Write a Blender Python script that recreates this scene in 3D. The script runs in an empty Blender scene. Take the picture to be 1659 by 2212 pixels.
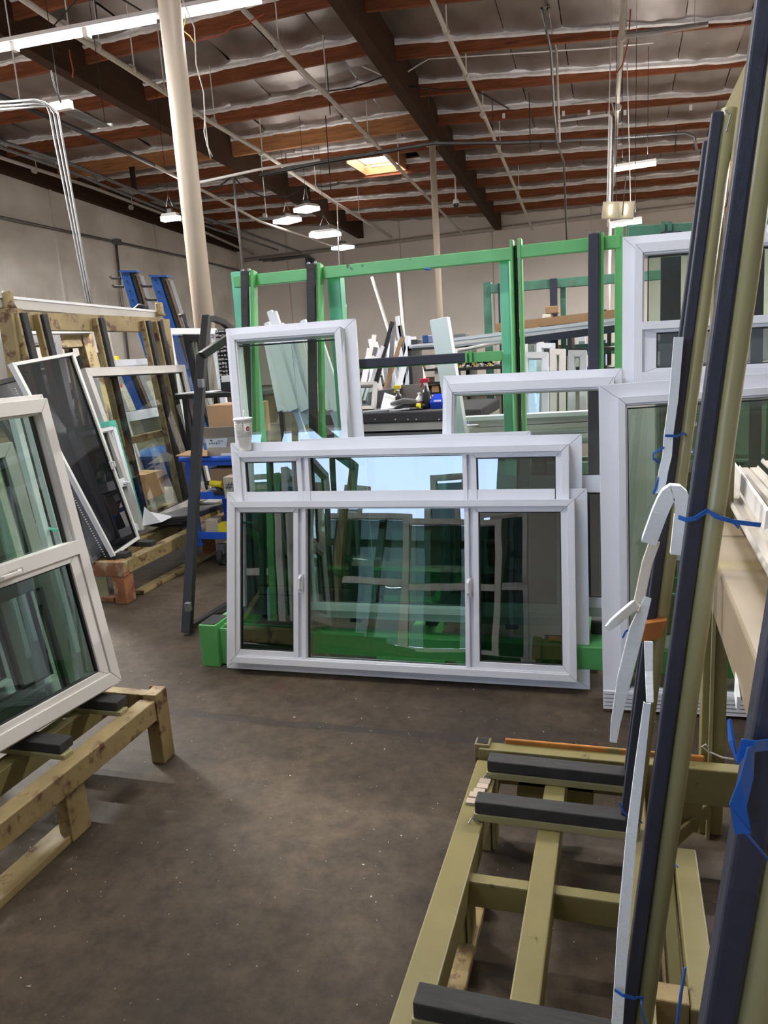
import bpy, math, random
from mathutils import Vector, Matrix
random.seed(7)
scene = bpy.context.scene
col = scene.collection
V = Vector

# ---------------------------------------------------------------- camera
F, CX, CY = 1660.0, 829.5, 1106.0          # focal length and centre for the 1659 x 2212 frame
EYE = V((0, 0, 1.6))
_d = V((1320 - CX, 8730 - CY, F)).normalized()
_y = V((1340 - CX, 735 - CY, F)); _y = (_y - _d * _y.dot(_d)).normalized()
_z = -_d; _x = _y.cross(_z)
R0 = V((_x[0], _y[0], _z[0])); R1 = V((_x[1], _y[1], _z[1])); R2 = V((_x[2], _y[2], _z[2]))
cam_data = bpy.data.cameras.new('camera'); cam = bpy.data.objects.new('camera', cam_data); col.objects.link(cam)
cam.matrix_world = Matrix(((R0.x, -R1.x, -R2.x, EYE.x), (R0.y, -R1.y, -R2.y, EYE.y), (R0.z, -R1.z, -R2.z, EYE.z), (0, 0, 0, 1)))
cam_data.sensor_fit = 'VERTICAL'; cam_data.sensor_height = 24.0; cam_data.lens = F / 2212 * 24.0
cam_data.clip_start = 0.02; cam_data.clip_end = 300
scene.camera = cam

def at(px, py, X=None, Y=None, Z=None):
    """world point seen at a measured place of the photograph, at a known depth or height"""
    a, b, c = (px - CX) / F, (py - CY) / F, 1.0
    d = R0 * a + R1 * b + R2 * c
    if X is not None: t = X / d.x
    elif Y is not None: t = Y / d.y
    else: t = (Z - EYE.z) / d.z
    return EYE + d * t

# ---------------------------------------------------------------- world, exposure
vs = scene.view_settings
vs.view_transform = 'Standard'; vs.look = 'None'; vs.gamma = 1.0; vs.use_curve_mapping = False; vs.exposure = 0.38
world = bpy.data.worlds.new('sky'); scene.world = world; world.use_nodes = True
wn = world.node_tree.nodes; wl = world.node_tree.links
bg = wn['Background']; bg.inputs['Strength'].default_value = 8.5
tc = wn.new('ShaderNodeTexCoord'); sx = wn.new('ShaderNodeSeparateXYZ'); rp = wn.new('ShaderNodeValToRGB')
wl.new(tc.outputs['Generated'], sx.inputs[0]); wl.new(sx.outputs['Z'], rp.inputs[0]); wl.new(rp.outputs[0], bg.inputs[0])
rp.color_ramp.elements[0].position = 0.0; rp.color_ramp.elements[0].color = (0.78, 0.88, 1.0, 1)
rp.color_ramp.elements[1].position = 0.45; rp.color_ramp.elements[1].color = (0.30, 0.52, 1.0, 1)
try:
    scene.cycles.transparent_max_bounces = 24; scene.cycles.max_bounces = 8
except Exception: pass

def area(name, loc, size, power, color=(1, 1, 1), rot=(0, 0, 0), portal=False):
    l = bpy.data.lights.new(name, 'AREA'); l.shape = 'RECTANGLE'; l.size, l.size_y = size; l.energy = power; l.color = color
    o = bpy.data.objects.new(name, l); o.location = loc; o.rotation_euler = rot; col.objects.link(o)
    if portal:
        try: l.cycles.is_portal = True
        except Exception: pass
    return o
DOOR = (-8.4, -1.9, -7.0, 4.6)              # dock door behind the viewer: x0, x1, y, height
sun_d = bpy.data.lights.new('sun', 'SUN'); sun_d.energy = 9; sun_d.angle = .02; sun_d.color = (1, .94, .86)
sun = bpy.data.objects.new('sun', sun_d); sun.rotation_euler = (math.radians(38), 0, math.radians(-25)); col.objects.link(sun)
area('dock_door_portal', ((DOOR[0] + DOOR[1]) / 2, DOOR[2] - .02, DOOR[3] / 2), (DOOR[1] - DOOR[0], DOOR[3]), 1, rot=(math.radians(90), 0, 0), portal=True)

# ---------------------------------------------------------------- materials
MATS = {}
def mat(name, color, rough=.5, metal=0, spec=.5, var=0, vscale=4, bump=0, bscale=30, color2=None, c2lo=.5, c2hi=.6, c2scale=3, detail=6, stretch=None, emis=None, estr=0, rvar=0):
    m = bpy.data.materials.new(name); m.use_nodes = True; n = m.node_tree.nodes; l = m.node_tree.links
    b = n['Principled BSDF']; b.inputs['Roughness'].default_value = rough; b.inputs['Metallic'].default_value = metal
    b.inputs['Specular IOR Level'].default_value = spec
    b.inputs['Base Color'].default_value = (*color, 1)
    if emis: b.inputs['Emission Color'].default_value = (*emis, 1); b.inputs['Emission Strength'].default_value = estr
    if var or color2 or bump or rvar:
        t = n.new('ShaderNodeTexCoord'); mp = n.new('ShaderNodeMapping'); l.new(t.outputs['Object'], mp.inputs[0])
        if stretch: mp.inputs['Scale'].default_value = stretch
    out = None
    if var or color2 or rvar:
        no = n.new('ShaderNodeTexNoise'); no.inputs['Scale'].default_value = vscale; no.inputs['Detail'].default_value = detail
        l.new(mp.outputs[0], no.inputs['Vector'])
        r = n.new('ShaderNodeValToRGB'); l.new(no.outputs['Fac'], r.inputs[0])
        r.color_ramp.elements[0].position = .3; r.color_ramp.elements[1].position = .7
        r.color_ramp.elements[0].color = (*[c * (1 - var) for c in color], 1); r.color_ramp.elements[1].color = (*[min(1, c * (1 + var)) for c in color], 1)
        out = r.outputs[0]
        if rvar:
            mr = n.new('ShaderNodeMapRange'); l.new(no.outputs['Fac'], mr.inputs[0]); mr.inputs[3].default_value = rough - rvar; mr.inputs[4].default_value = rough + rvar
            l.new(mr.outputs[0], b.inputs['Roughness'])
    if color2:
        n2 = n.new('ShaderNodeTexNoise'); n2.inputs['Scale'].default_value = c2scale; n2.inputs['Detail'].default_value = 8; n2.inputs['Roughness'].default_value = .65
        l.new(mp.outputs[0], n2.inputs['Vector'])
        r2 = n.new('ShaderNodeValToRGB'); l.new(n2.outputs['Fac'], r2.inputs[0]); r2.color_ramp.elements[0].position = c2lo; r2.color_ramp.elements[1].position = c2hi
        mx = n.new('ShaderNodeMix'); mx.data_type = 'RGBA'; l.new(r2.outputs[0], mx.inputs[0]); l.new(out, mx.inputs[6]); mx.inputs[7].default_value = (*color2, 1)
        out = mx.outputs[2]
    if out: l.new(out, b.inputs['Base Color'])
    if bump:
        nb = n.new('ShaderNodeTexNoise'); nb.inputs['Scale'].default_value = bscale; nb.inputs['Detail'].default_value = 4
        l.new(mp.outputs[0], nb.inputs['Vector']); bp = n.new('ShaderNodeBump'); bp.inputs['Strength'].default_value = bump; bp.inputs['Distance'].default_value = .01
        l.new(nb.outputs['Fac'], bp.inputs['Height']); l.new(bp.outputs[0], b.inputs['Normal'])
    MATS[name] = m
    return m

def glass(name, tint, ior=1.75, rough=.0, haze=None, hazefac=0):
    m = bpy.data.materials.new(name); m.use_nodes = True; n = m.node_tree.nodes; l = m.node_tree.links
    n.remove(n['Principled BSDF']); o = n['Material Output']
    tr = n.new('ShaderNodeBsdfTransparent'); tr.inputs[0].default_value = (*tint, 1)
    gl = n.new('ShaderNodeBsdfGlossy'); gl.inputs['Roughness'].default_value = rough
    gl.inputs[0].default_value = (.93, .96, 1, 1)
    fr = n.new('ShaderNodeFresnel'); fr.inputs['IOR'].default_value = ior
    tc_ = n.new('ShaderNodeTexCoord'); no = n.new('ShaderNodeTexNoise'); no.inputs['Scale'].default_value = 1.3; l.new(tc_.outputs['Object'], no.inputs['Vector'])
    bp = n.new('ShaderNodeBump'); bp.inputs['Strength'].default_value = .10; bp.inputs['Distance'].default_value = .02; l.new(no.outputs['Fac'], bp.inputs['Height']); l.new(bp.outputs[0], gl.inputs['Normal'])
    mx = n.new('ShaderNodeMixShader'); l.new(fr.outputs[0], mx.inputs[0]); l.new(tr.outputs[0], mx.inputs[1]); l.new(gl.outputs[0], mx.inputs[2])
    last = mx
    if haze:
        df = n.new('ShaderNodeBsdfDiffuse'); df.inputs[0].default_value = (*haze, 1); m2 = n.new('ShaderNodeMixShader'); m2.inputs[0].default_value = hazefac
        l.new(mx.outputs[0], m2.inputs[1]); l.new(df.outputs[0], m2.inputs[2]); last = m2
    l.new(last.outputs[0], o.inputs[0]); MATS[name] = m; return m

mat('vinyl', (.79, .81, .87), .38, var=.03, vscale=3, bump=.05, bscale=60)
mat('vinyl_warm', (.78, .76, .73), .42, var=.04, vscale=3)
mat('vinyl_grey', (.52, .50, .48), .5, var=.08, vscale=4)
mat('gasket', (.03, .03, .033), .6)
glass('glass_green', (.55, .70, .60), ior=1.9); glass('glass_clear', (.76, .82, .77), ior=1.8); glass('glass_dark', (.16, .26, .20), ior=1.95); glass('glass_black', (.05, .07, .06), ior=1.7)
glass('glass_frost', (.30, .34, .34), rough=.25, haze=(.16, .19, .20), hazefac=.55)
glass('insect_screen', (.20, .20, .21), ior=1.2, rough=.4, haze=(.006, .006, .007), hazefac=.35)
mat('green_paint', (.12, .44, .135), .38, var=.12, vscale=5, color2=(.03, .05, .02), c2lo=.66, c2hi=.70, c2scale=9, bump=.1)
mat('teal_paint', (.14, .52, .32), .33, var=.1, vscale=4)
mat('dark_green_paint', (.07, .20, .13), .5, var=.25, vscale=8, color2=(.20, .17, .08), c2lo=.62, c2hi=.68, c2scale=7)
mat('olive_paint', (.205, .175, .068), .42, var=.09, vscale=6, color2=(.09, .065, .03), c2lo=.645, c2hi=.70, c2scale=16, bump=.08)
mat('olive_light', (.31, .285, .145), .32, var=.06, vscale=5, color2=(.12, .10, .06), c2lo=.71, c2hi=.73, c2scale=20)
mat('olive_rust', (.29, .215, .095), .55, var=.25, vscale=5, color2=(.10, .042, .02), c2lo=.53, c2hi=.61, c2scale=9, bump=.25)
mat('rust', (.24, .09, .035), .8, var=.3, vscale=10, color2=(.42, .34, .2), c2lo=.5, c2hi=.62, c2scale=6, bump=.3)
mat('rust_orange', (.42, .17, .03), .75, var=.25, vscale=14, color2=(.2, .16, .06), c2lo=.55, c2hi=.65, c2scale=9)
mat('profile_cream', (.56, .52, .46), .45, var=.12, vscale=5)
mat('tan_dusty', (.30, .235, .155), .5, var=.12, vscale=4, color2=(.40, .31, .12), c2lo=.58, c2hi=.7, c2scale=3)
mat('navy_rubber', (.022, .025, .045), .55, var=.15, vscale=12, bump=.15, bscale=80)
mat('black_rubber', (.028, .028, .029), .7, var=.35, vscale=14, stretch=(1, 8, 1), bump=.35, bscale=60)
mat('black_metal', (.012, .011, .011), .42, var=.2)
mat('black_fabric', (.012, .012, .013), .9)
mat('foam', (.80, .85, .88), .75, bump=.3, bscale=120)
mat('foam_cream', (.76, .70, .60), .8, bump=.2, bscale=80)
mat('strap_blue', (.01, .10, .42), .45, var=.2)
mat('tape_brown', (.35, .13, .035), .35, var=.25)
mat('tape_orange', (.70, .16, .02), .45, var=.15)
mat('wrap_teal', (.05, .42, .33), .3, var=.3, vscale=9)
mat('column_paint', (.55, .475, .375), .45, var=.04, vscale=2)
mat('purlin_wood', (.20, .065, .028), .7, spec=.2, var=.35, vscale=3, stretch=(.5, 6, 6), color2=(.05, .02, .012), c2lo=.62, c2hi=.7, c2scale=2)
mat('girder_wood', (.042, .020, .010), .75, spec=.2, var=.2, vscale=3, stretch=(6, .4, 6))
mat('glulam_wood', (.36, .155, .055), .6, var=.35, vscale=2.5, stretch=(.4, 4, 5), color2=(.09, .035, .015), c2lo=.63, c2hi=.68, c2scale=4)
mat('foil', (.40, .36, .335), .42, metal=.85, var=.22, vscale=1.6, bump=1.0, bscale=3.2, rvar=.10, stretch=(1.0, .55, 1))
mat('foil_bright', (.92, .91, .92), .45, metal=.15, var=.15, vscale=5, bump=1.0, bscale=10)
mat('galvanised', (.22, .22, .225), .45, metal=.7, var=.15, vscale=4)
mat('pipe_paint', (.50, .46, .41), .5, var=.08)
mat('black_pipe', (.03, .025, .025), .5)
mat('white_metal', (.75, .74, .73), .4)
mat('cable_black', (.02, .02, .022), .6); mat('cable_white', (.5, .49, .47), .6); mat('cable_orange', (.45, .07, .03), .6); mat('cable_yellow', (.6, .42, .06), .6)
mat('cardboard', (.42, .25, .13), .85, var=.08, vscale=6); mat('cardboard_pale', (.44, .36, .29), .85, var=.06)
mat('paper', (.80, .80, .84), .8); mat('ink', (.10, .10, .16), .8); mat('red_ink', (.55, .03, .03), .6); mat('grey_ink', (.42, .41, .38), .7)
mat('blue_paint', (.015, .085, .50), .35, var=.1); mat('blue_steel', (.008, .06, .24), .4, var=.1)
mat('carpet', (.065, .062, .07), .95, var=.35, vscale=70, bump=.8, bscale=200)
mat('wood_light', (.36, .22, .11), .6, var=.15, vscale=5, stretch=(1, 6, 1)); mat('grey_board', (.24, .22, .20), .8, var=.1)
mat('plastic_blue', (.01, .05, .50), .35); mat('plastic_yellow', (.80, .62, .02), .4); mat('plastic_red', (.62, .02, .06), .4); mat('plastic_black', (.02, .02, .022), .35); mat('plastic_white', (.82, .82, .82), .4)
mat('cup_paper', (.80, .78, .74), .55); mat('debris', (.55, .50, .42), .8); mat('asphalt', (.50, .48, .46), .9, var=.1)
mat('stucco_pink', (.55, .43, .40), .9, var=.05); mat('steel_grey', (.18, .18, .185), .5, metal=.4)
mat('lamp_on', (1, 1, 1), .5, emis=(1, .98, .95), estr=9); mat('lamp_warm', (1, 1, 1), .5, emis=(1, .78, .55), estr=6)
mat('reflector', (.46, .43, .33), .35, metal=.3); mat('skylight_lens', (1, 1, 1), .5, emis=(.92, .97, 1), estr=3.2)

def tex_material(name, build):
    m = bpy.data.materials.new(name); m.use_nodes = True; n = m.node_tree.nodes; l = m.node_tree.links
    build(n, l, n['Principled BSDF']); MATS[name] = m; return m
def noise(n, l, vec, scale, detail=6, rough=.6):
    a = n.new('ShaderNodeTexNoise'); a.inputs['Scale'].default_value = scale; a.inputs['Detail'].default_value = detail; a.inputs['Roughness'].default_value = rough
    l.new(vec, a.inputs['Vector']); return a.outputs['Fac']
def ramp(n, l, fac, stops):
    r = n.new('ShaderNodeValToRGB'); l.new(fac, r.inputs[0]); e = r.color_ramp.elements
    e[0].position, e[0].color = stops[0][0], (*stops[0][1], 1); e[1].position, e[1].color = stops[-1][0], (*stops[-1][1], 1)
    for p, c in stops[1:-1]:
        k = e.new(p); k.color = (*c, 1)
    return r.outputs[0]
def mixc(n, l, fac, a, b, mode='MIX'):
    x = n.new('ShaderNodeMix'); x.data_type = 'RGBA'; x.blend_type = mode
    if hasattr(fac, 'links'): l.new(fac, x.inputs[0])
    else: x.inputs[0].default_value = fac
    for i, s in ((6, a), (7, b)):
        if hasattr(s, 'links'): l.new(s, x.inputs[i])
        else: x.inputs[i].default_value = (*s, 1)
    return x.outputs[2]
def mapping(n, l, scale=(1, 1, 1), rot=(0, 0, 0)):
    t = n.new('ShaderNodeTexCoord'); m = n.new('ShaderNodeMapping'); l.new(t.outputs['Object'], m.inputs[0]); m.inputs['Scale'].default_value = scale; m.inputs['Rotation'].default_value = rot
    return m.outputs[0]
def floor_build(n, l, b):
    v = mapping(n, l)
    base = ramp(n, l, noise(n, l, v, 1.1, 8, .62), [(.30, (.029, .0225, .0155)), (.5, (.064, .048, .033)), (.68, (.120, .090, .060))])
    fine = ramp(n, l, noise(n, l, v, 13, 8, .75), [(.35, (.62, .62, .63)), (.65, (1.32, 1.28, 1.22))])
    c = mixc(n, l, 1.0, base, fine, 'MULTIPLY')
    red = ramp(n, l, noise(n, l, v, 2.7, 3, .4), [(.70, (0, 0, 0)), (.76, (.6, .6, .6))]); c = mixc(n, l, red, c, (.10, .045, .040))
    vs_ = mapping(n, l, (1.2, 14, 1), (0, 0, .45)); scr = ramp(n, l, noise(n, l, vs_, 3.2, 2, .5), [(.735, (0, 0, 0)), (.75, (.30, .30, .30))]); c = mixc(n, l, scr, c, (.19, .17, .14))
    vo = n.new('ShaderNodeTexVoronoi'); vo.inputs['Scale'].default_value = 16; l.new(v, vo.inputs['Vector'])
    crk = n.new('ShaderNodeVectorMath'); crk.operation = 'ADD'; cs = n.new('ShaderNodeSeparateXYZ'); l.new(v, cs.inputs[0])
    wob = n.new('ShaderNodeMath'); wob.operation = 'MULTIPLY_ADD'; l.new(noise(n, l, v, 3.0, 5, .7), wob.inputs[0]); wob.inputs[1].default_value = .10; l.new(cs.outputs['Y'], wob.inputs[2])
    dist = n.new('ShaderNodeMath'); dist.operation = 'COMPARE'; l.new(wob.outputs[0], dist.inputs[0]); dist.inputs[1].default_value = 2.88; dist.inputs[2].default_value = .028
    cm = n.new('ShaderNodeMath'); cm.operation = 'MULTIPLY'; l.new(dist.outputs[0], cm.inputs[0]); cm.inputs[1].default_value = .6
    c = mixc(n, l, cm.outputs[0], c, (.035, .032, .032))
    dots = ramp(n, l, vo.outputs['Distance'], [(.035, (.85, .85, .85)), (.055, (0, 0, 0))]); c = mixc(n, l, dots, c, (.26, .24, .20))
    l.new(c, b.inputs['Base Color'])
    rr = n.new('ShaderNodeMapRange'); l.new(noise(n, l, v, 2.2, 6, .6), rr.inputs[0]); rr.inputs[3].default_value = .50; rr.inputs[4].default_value = .75; l.new(rr.outputs[0], b.inputs['Roughness'])
    b.inputs['Specular IOR Level'].default_value = .28
    bp = n.new('ShaderNodeBump'); bp.inputs['Strength'].default_value = .12; bp.inputs['Distance'].default_value = .01; l.new(noise(n, l, v, 25, 6, .7), bp.inputs['Height']); l.new(bp.outputs[0], b.inputs['Normal'])
tex_material('floor_concrete', floor_build)
def dry_build(n, l, b):
    v = mapping(n, l, (1, .45, .7)); w = mapping(n, l, (1, 2.4, .30))
    base = ramp(n, l, noise(n, l, v, .9, 3, .5), [(.35, (.64, .60, .54)), (.5, (.78, .74, .68)), (.62, (.90, .87, .82))])
    drip = ramp(n, l, noise(n, l, w, 1.5, 2, .5), [(.60, (0, 0, 0)), (.66, (.55, .55, .55))])
    c = mixc(n, l, drip, base, (.78, .76, .72)); l.new(c, b.inputs['Base Color']); b.inputs['Roughness'].default_value = .85
tex_material('drywall', dry_build)
def conc_build(n, l, b):
    v = mapping(n, l); base = ramp(n, l, noise(n, l, v, .5, 5, .6), [(.3, (.66, .61, .56)), (.7, (.76, .71, .655))]); l.new(base, b.inputs['Base Color']); b.inputs['Roughness'].default_value = .85
tex_material('wall_concrete', conc_build)
M = MATS

# ---------------------------------------------------------------- mesh builder
class MB:
    def __init__(s): s.v = []; s.f = []
    def add(s, vs, fs):
        o = len(s.v); s.v += [V(p) for p in vs]; s.f += [tuple(i + o for i in f) for f in fs]; return s
    def box(s, a, b):
        x0, y0, z0 = a; x1, y1, z1 = b
        return s.add([(x0, y0, z0), (x1, y0, z0), (x1, y1, z0), (x0, y1, z0), (x0, y0, z1), (x1, y0, z1), (x1, y1, z1), (x0, y1, z1)],
                     [(0, 3, 2, 1), (4, 5, 6, 7), (0, 1, 5, 4), (1, 2, 6, 5), (2, 3, 7, 6), (3, 0, 4, 7)])
    def hexa(s, p):    # 8 points, bottom ring then top ring
        return s.add(p, [(0, 3, 2, 1), (4, 5, 6, 7), (0, 1, 5, 4), (1, 2, 6, 5), (2, 3, 7, 6), (3, 0, 4, 7)])
    def bar(s, p0, p1, w, h, up=(0, 0, 1)):      # rectangular bar, w sideways, h along 'up'
        return s.sweep([p0, p1], w, h, up)
    def sweep(s, pts, w, h, up=(0, 0, 1), taper=None, profile=None):
        pts = [V(p) for p in pts]; up = V(up); n = len(pts); rings = []
        prof = profile or [(-.5, -.5), (.5, -.5), (.5, .5), (-.5, .5)]; k = len(prof)
        for i, p in enumerate(pts):
            d = (pts[min(i + 1, n - 1)] - pts[max(i - 1, 0)]).normalized()
            side = d.cross(up)
            if side.length < 1e-5: side = d.cross(V((1, 0, 0)))
            side.normalize(); u = side.cross(d).normalized(); q = 1 if taper is None else taper[i]
            rings.append([p + side * (a * w * q) + u * (b * h * q) for a, b in prof])
        vs = [x for r in rings for x in r]; fs = []
        for i in range(n - 1):
            for j in range(k): fs.append((i * k + j, i * k + (j + 1) % k, (i + 1) * k + (j + 1) % k, (i + 1) * k + j))
        fs.append(tuple(range(k))[::-1]); fs.append(tuple((n - 1) * k + j for j in range(k)))
        return s.add(vs, fs)
    def tube(s, pts, r, n=8):
        prof = [(.5 * math.cos(2 * math.pi * j / n), .5 * math.sin(2 * math.pi * j / n)) for j in range(n)]
        pts = [V(p) for p in pts]; d = (pts[-1] - pts[0]).normalized(); up = (0, 0, 1) if abs(d.z) < .9 else (0, 1, 0)
        return s.sweep(pts, 2 * r, 2 * r, up, profile=prof)
    def lathe(s, c, prof, n=20):
        c = V(c); k = len(prof); vs = []; fs = []
        for r, z in prof:
            for j in range(n): vs.append(c + V((r * math.cos(2 * math.pi * j / n), r * math.sin(2 * math.pi * j / n), z)))
        for i in range(k - 1):
            for j in range(n): fs.append((i * n + j, i * n + (j + 1) % n, (i + 1) * n + (j + 1) % n, (i + 1) * n + j))
        fs.append(tuple(range(n))[::-1]); fs.append(tuple((k - 1) * n + j for j in range(n)))
        return s.add(vs, fs)
    def prism(s, ring, off):      # polygon ring extruded by off
        k = len(ring); off = V(off); vs = [V(p) for p in ring] + [V(p) + off for p in ring]
        return s.add(vs, [tuple(range(k))[::-1], tuple(range(k, 2 * k))] + [(i, (i + 1) % k, k + (i + 1) % k, k + i) for i in range(k)])
    def band(s, x0, z0, x1, z1, l, r, t, b, y0, y1, g=.0008):      # four mitred members
        o = [(x0, z0), (x1, z0), (x1, z1), (x0, z1)]; i_ = [(x0 + l, z0 + b), (x1 - r, z0 + b), (x1 - r, z1 - t), (x0 + l, z1 - t)]
        for k in range(4):
            a, c = o[k], o[(k + 1) % 4]; d, e = i_[(k + 1) % 4], i_[k]
            dx, dz = (c[0] - a[0]), (c[1] - a[1]); L = math.hypot(dx, dz); dx, dz = dx / L * g, dz / L * g
            q = [(a[0] + dx, a[1] + dz), (c[0] - dx, c[1] - dz), (d[0] - dx, d[1] - dz), (e[0] + dx, e[1] + dz)]
            s.prism([(p[0], y0, p[1]) for p in q], (0, y1 - y0, 0))
        return s
    def build(s, name, material, parent=None, bevel=0, smooth=False, local=False):
        me = bpy.data.meshes.new(name); base = V((0, 0, 0))
        if parent is not None and not local: base = ORIG[parent.name]
        me.from_pydata([tuple(p - base) for p in s.v], [], s.f)
        me.materials.append(MATS[material] if isinstance(material, str) else material)
        import bmesh
        bm = bmesh.new(); bm.from_mesh(me); bmesh.ops.recalc_face_normals(bm, faces=bm.faces); bm.to_mesh(me); bm.free()
        if smooth:
            for p in me.polygons: p.use_smooth = len(p.vertices) == 4
        o = bpy.data.objects.new(name, me); col.objects.link(o)
        if parent is not None: o.parent = parent
        ORIG[o.name] = base
        if bevel:
            m = o.modifiers.new('bevel', 'BEVEL'); m.width = bevel; m.segments = 2; m.limit_method = 'ANGLE'
        return o
ORIG = {}
def tag(o, label, cat, group=None):
    o['label'] = label; o['category'] = cat
    if group: o['group'] = group
    return o
def thing(name, label=None, cat=None, loc=(0, 0, 0), group=None, kind=None):
    o = bpy.data.objects.new(name, None); o.empty_display_size = .1; o.location = loc; col.objects.link(o); ORIG[o.name] = V(loc)
    if label: tag(o, label, cat, group)
    if kind: o['kind'] = kind
    return o
def solo(mb, name, material, label, cat, group=None, bevel=0, smooth=False):
    return tag(mb.build(name, material, None, bevel, smooth), label, cat, group)
def copy_tree(o, parent=None):
    c = o.copy(); col.objects.link(c); ORIG[c.name] = ORIG.get(o.name, V((0, 0, 0)))
    if parent: c.parent = parent
    for ch in list(o.children): copy_tree(ch, c)
    return c
# ---------------------------------------------------------------- setting: floor, walls
def knots(X, vals):
    if X <= vals[0][0]: return vals[0][1]
    for (a, b), (c, d) in zip(vals, vals[1:]):
        if X <= c: return b + (d - b) * (X - a) / (c - a)
    return vals[-1][1]
def zb(X, Y):                       # underside of the purlins
    Y = max(Y, 9)
    return knots(X, [(-18, 7.85 - .056 * (Y - 20.5)), (-11.5, 7.95 - .068 * (Y - 18)), (-5, 8 - .098 * (Y - 18.88)), (2.3, 7.28 - .06 * (Y - 18.88)), (12, 7.2 - .06 * (Y - 18.88))])
XL, XR, YB, YF = -17.9, 12.0, 35.6, -7.0
MB().box((XL - .3, YF, -.2), (XR + .3, YB + .3, 0)).build('floor', 'floor_concrete')['kind'] = 'structure'
wl_ = MB(); wl_.add([(XL, YF, 0), (XL, YB, 0), (XL, YB, 11), (XL, YF, 11), (XL - .2, YF, 0), (XL - .2, YB, 0), (XL - .2, YB, 11), (XL - .2, YF, 11)],
                    [(0, 1, 2, 3), (7, 6, 5, 4), (0, 4, 5, 1), (3, 2, 6, 7), (0, 3, 7, 4), (1, 5, 6, 2)])
wall_left = wl_.build('wall_left', 'drywall'); wall_left['kind'] = 'structure'
for y in (22.6, 28.6, 34.2):        # raised batten over the joints between wall boards
    MB().box((XL, y, 0), (XL + .05, y + .12, zb(XL, y) - .5)).build('batten', 'drywall', wall_left)
wall_back = MB().box((XL - .2, YB, 0), (XR + .2, YB + .2, 11)).build('wall_back', 'wall_concrete'); wall_back['kind'] = 'structure'
xs = [-17.9, -15.2, -12.4, -9.6, -5.4, -1.2, 3.0, 7.2, 12]
for a, b in zip(xs, xs[1:]):        # tilt-up panels, joints left open
    MB().box((a + .02, YB - .05, 0), (b - .02, YB + .01, 7.4)).build('panel', 'wall_concrete', wall_back)
MB().box((XR, YF, 0), (XR + .2, YB, 11)).build('wall_right', 'wall_concrete')['kind'] = 'structure'
wf = MB(); wf.box((XL - .2, YF - .2, 0), (DOOR[0], YF, 11)); wf.box((DOOR[1], YF - .2, 0), (XR, YF, 11)); wf.box((DOOR[0], YF - .2, DOOR[3]), (DOOR[1], YF, 11))
wf.build('wall_front', 'wall_concrete')['kind'] = 'structure'
MB().box((-60, -60, -.25), (60, YF - .2, -.05)).build('ground_outside', 'asphalt')['kind'] = 'structure'
# neighbouring building seen only in the reflections
b_ = thing('stucco_building', 'pink stucco building beyond the dock door, seen only in reflections', 'building', (-1, -26, 0))
MB().box((-3.5, -30, 0), (16, -26, 7)).build('wall', 'stucco_pink', b_)
for x in (-2.2, 1.2, 4.6):
    MB().box((x, -26.06, 3.2), (x + 1.8, -26, 5.0)).build('window_frame', 'vinyl', b_)
    MB().box((x + .1, -26.08, 3.3), (x + 1.7, -26.05, 4.9)).build('pane', 'glass_dark', b_)

# ---------------------------------------------------------------- ceiling
ceiling = thing('ceiling', kind='structure')
rd = MB(); rd.add([(XL - .2, YF - .2, 10.8), (XR + .2, YF - .2, 10.8), (XR + .2, YB + .2, 8.9), (XL - .2, YB + .2, 8.9)], [(0, 1, 2, 3)])
rd.add([(XL - .2, YF - .2, 10.9), (XR + .2, YF - .2, 10.9), (XR + .2, YB + .2, 9.0), (XL - .2, YB + .2, 9.0)], [(3, 2, 1, 0)]); rd.build('deck', 'steel_grey', ceiling)
GA = [(35.4, 6.16), (15.7, 7.877), (9, 8.45), (YF, 8.5)]; GB = [(35.6, 6.45), (15.7, 7.70), (9, 8.15), (YF, 8.2)]; GC = [(35.6, 6.45), (20.4, 7.37), (9, 8.0), (YF, 8.05)]; GD = [(35.4, 6.3), (15.7, 6.9), (9, 7.2), (YF, 7.3)]
def girder(X, w, pts, dep, m='girder_wood'):
    for (ya, za), (yb_, zb_) in zip(pts, pts[1:]):
        MB().hexa([(X - w, yb_, zb_), (X + w, yb_, zb_), (X + w, ya, za), (X - w, ya, za), (X - w, yb_, zb_ + dep), (X + w, yb_, zb_ + dep), (X + w, ya, za + dep), (X - w, ya, za + dep)]).build('girder', m, ceiling)
girder(-5.1, .14, GA, .85); girder(-11.45, .14, GB, .85); girder(XL + .12, .11, GC, .75); girder(6.4, .14, GD, .9)
PUR_R = [33.3, 31.4, 29.5, 27.4, 25.35, 23.2, 21.08, 18.88, 16.65, 14.4, 12.2, 10, 7.8, 5.6, 3.4, 1.2, -1, -3.2, -5.4]
PUR_L = [33.2, 31.1, 29.2, 27.15, 25.05, 22.9, 20.7, 18.4, 16.15, 14.0, 11.8, 9.6, 7.4, 5.2, 3.0, .8, -1.4, -3.6, -5.8]
BAYS = [(-4.96, 6.26, PUR_R), (-11.31, -5.24, PUR_L), (-17.67, -11.59, PUR_L), (6.54, XR, PUR_R)]
SKY = [(-8.45, -6.95, 25.05, 27.15), (-3.6, -1.9, 5.6, 7.8), (1.4, 3.1, -1, 1.2), (-9.5, -7.8, 3.0, 5.2), (3.4, 5.1, 12.2, 14.4)]  # first is the visible one, the rest are added unseen for fill light
rng = random.Random(3)
def in_sky(xa, xb, ya, yb_):
    return any(xa < s[1] - .01 and xb > s[0] + .01 and ya < s[3] - .3 and yb_ > s[2] + .3 for s in SKY)
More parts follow.
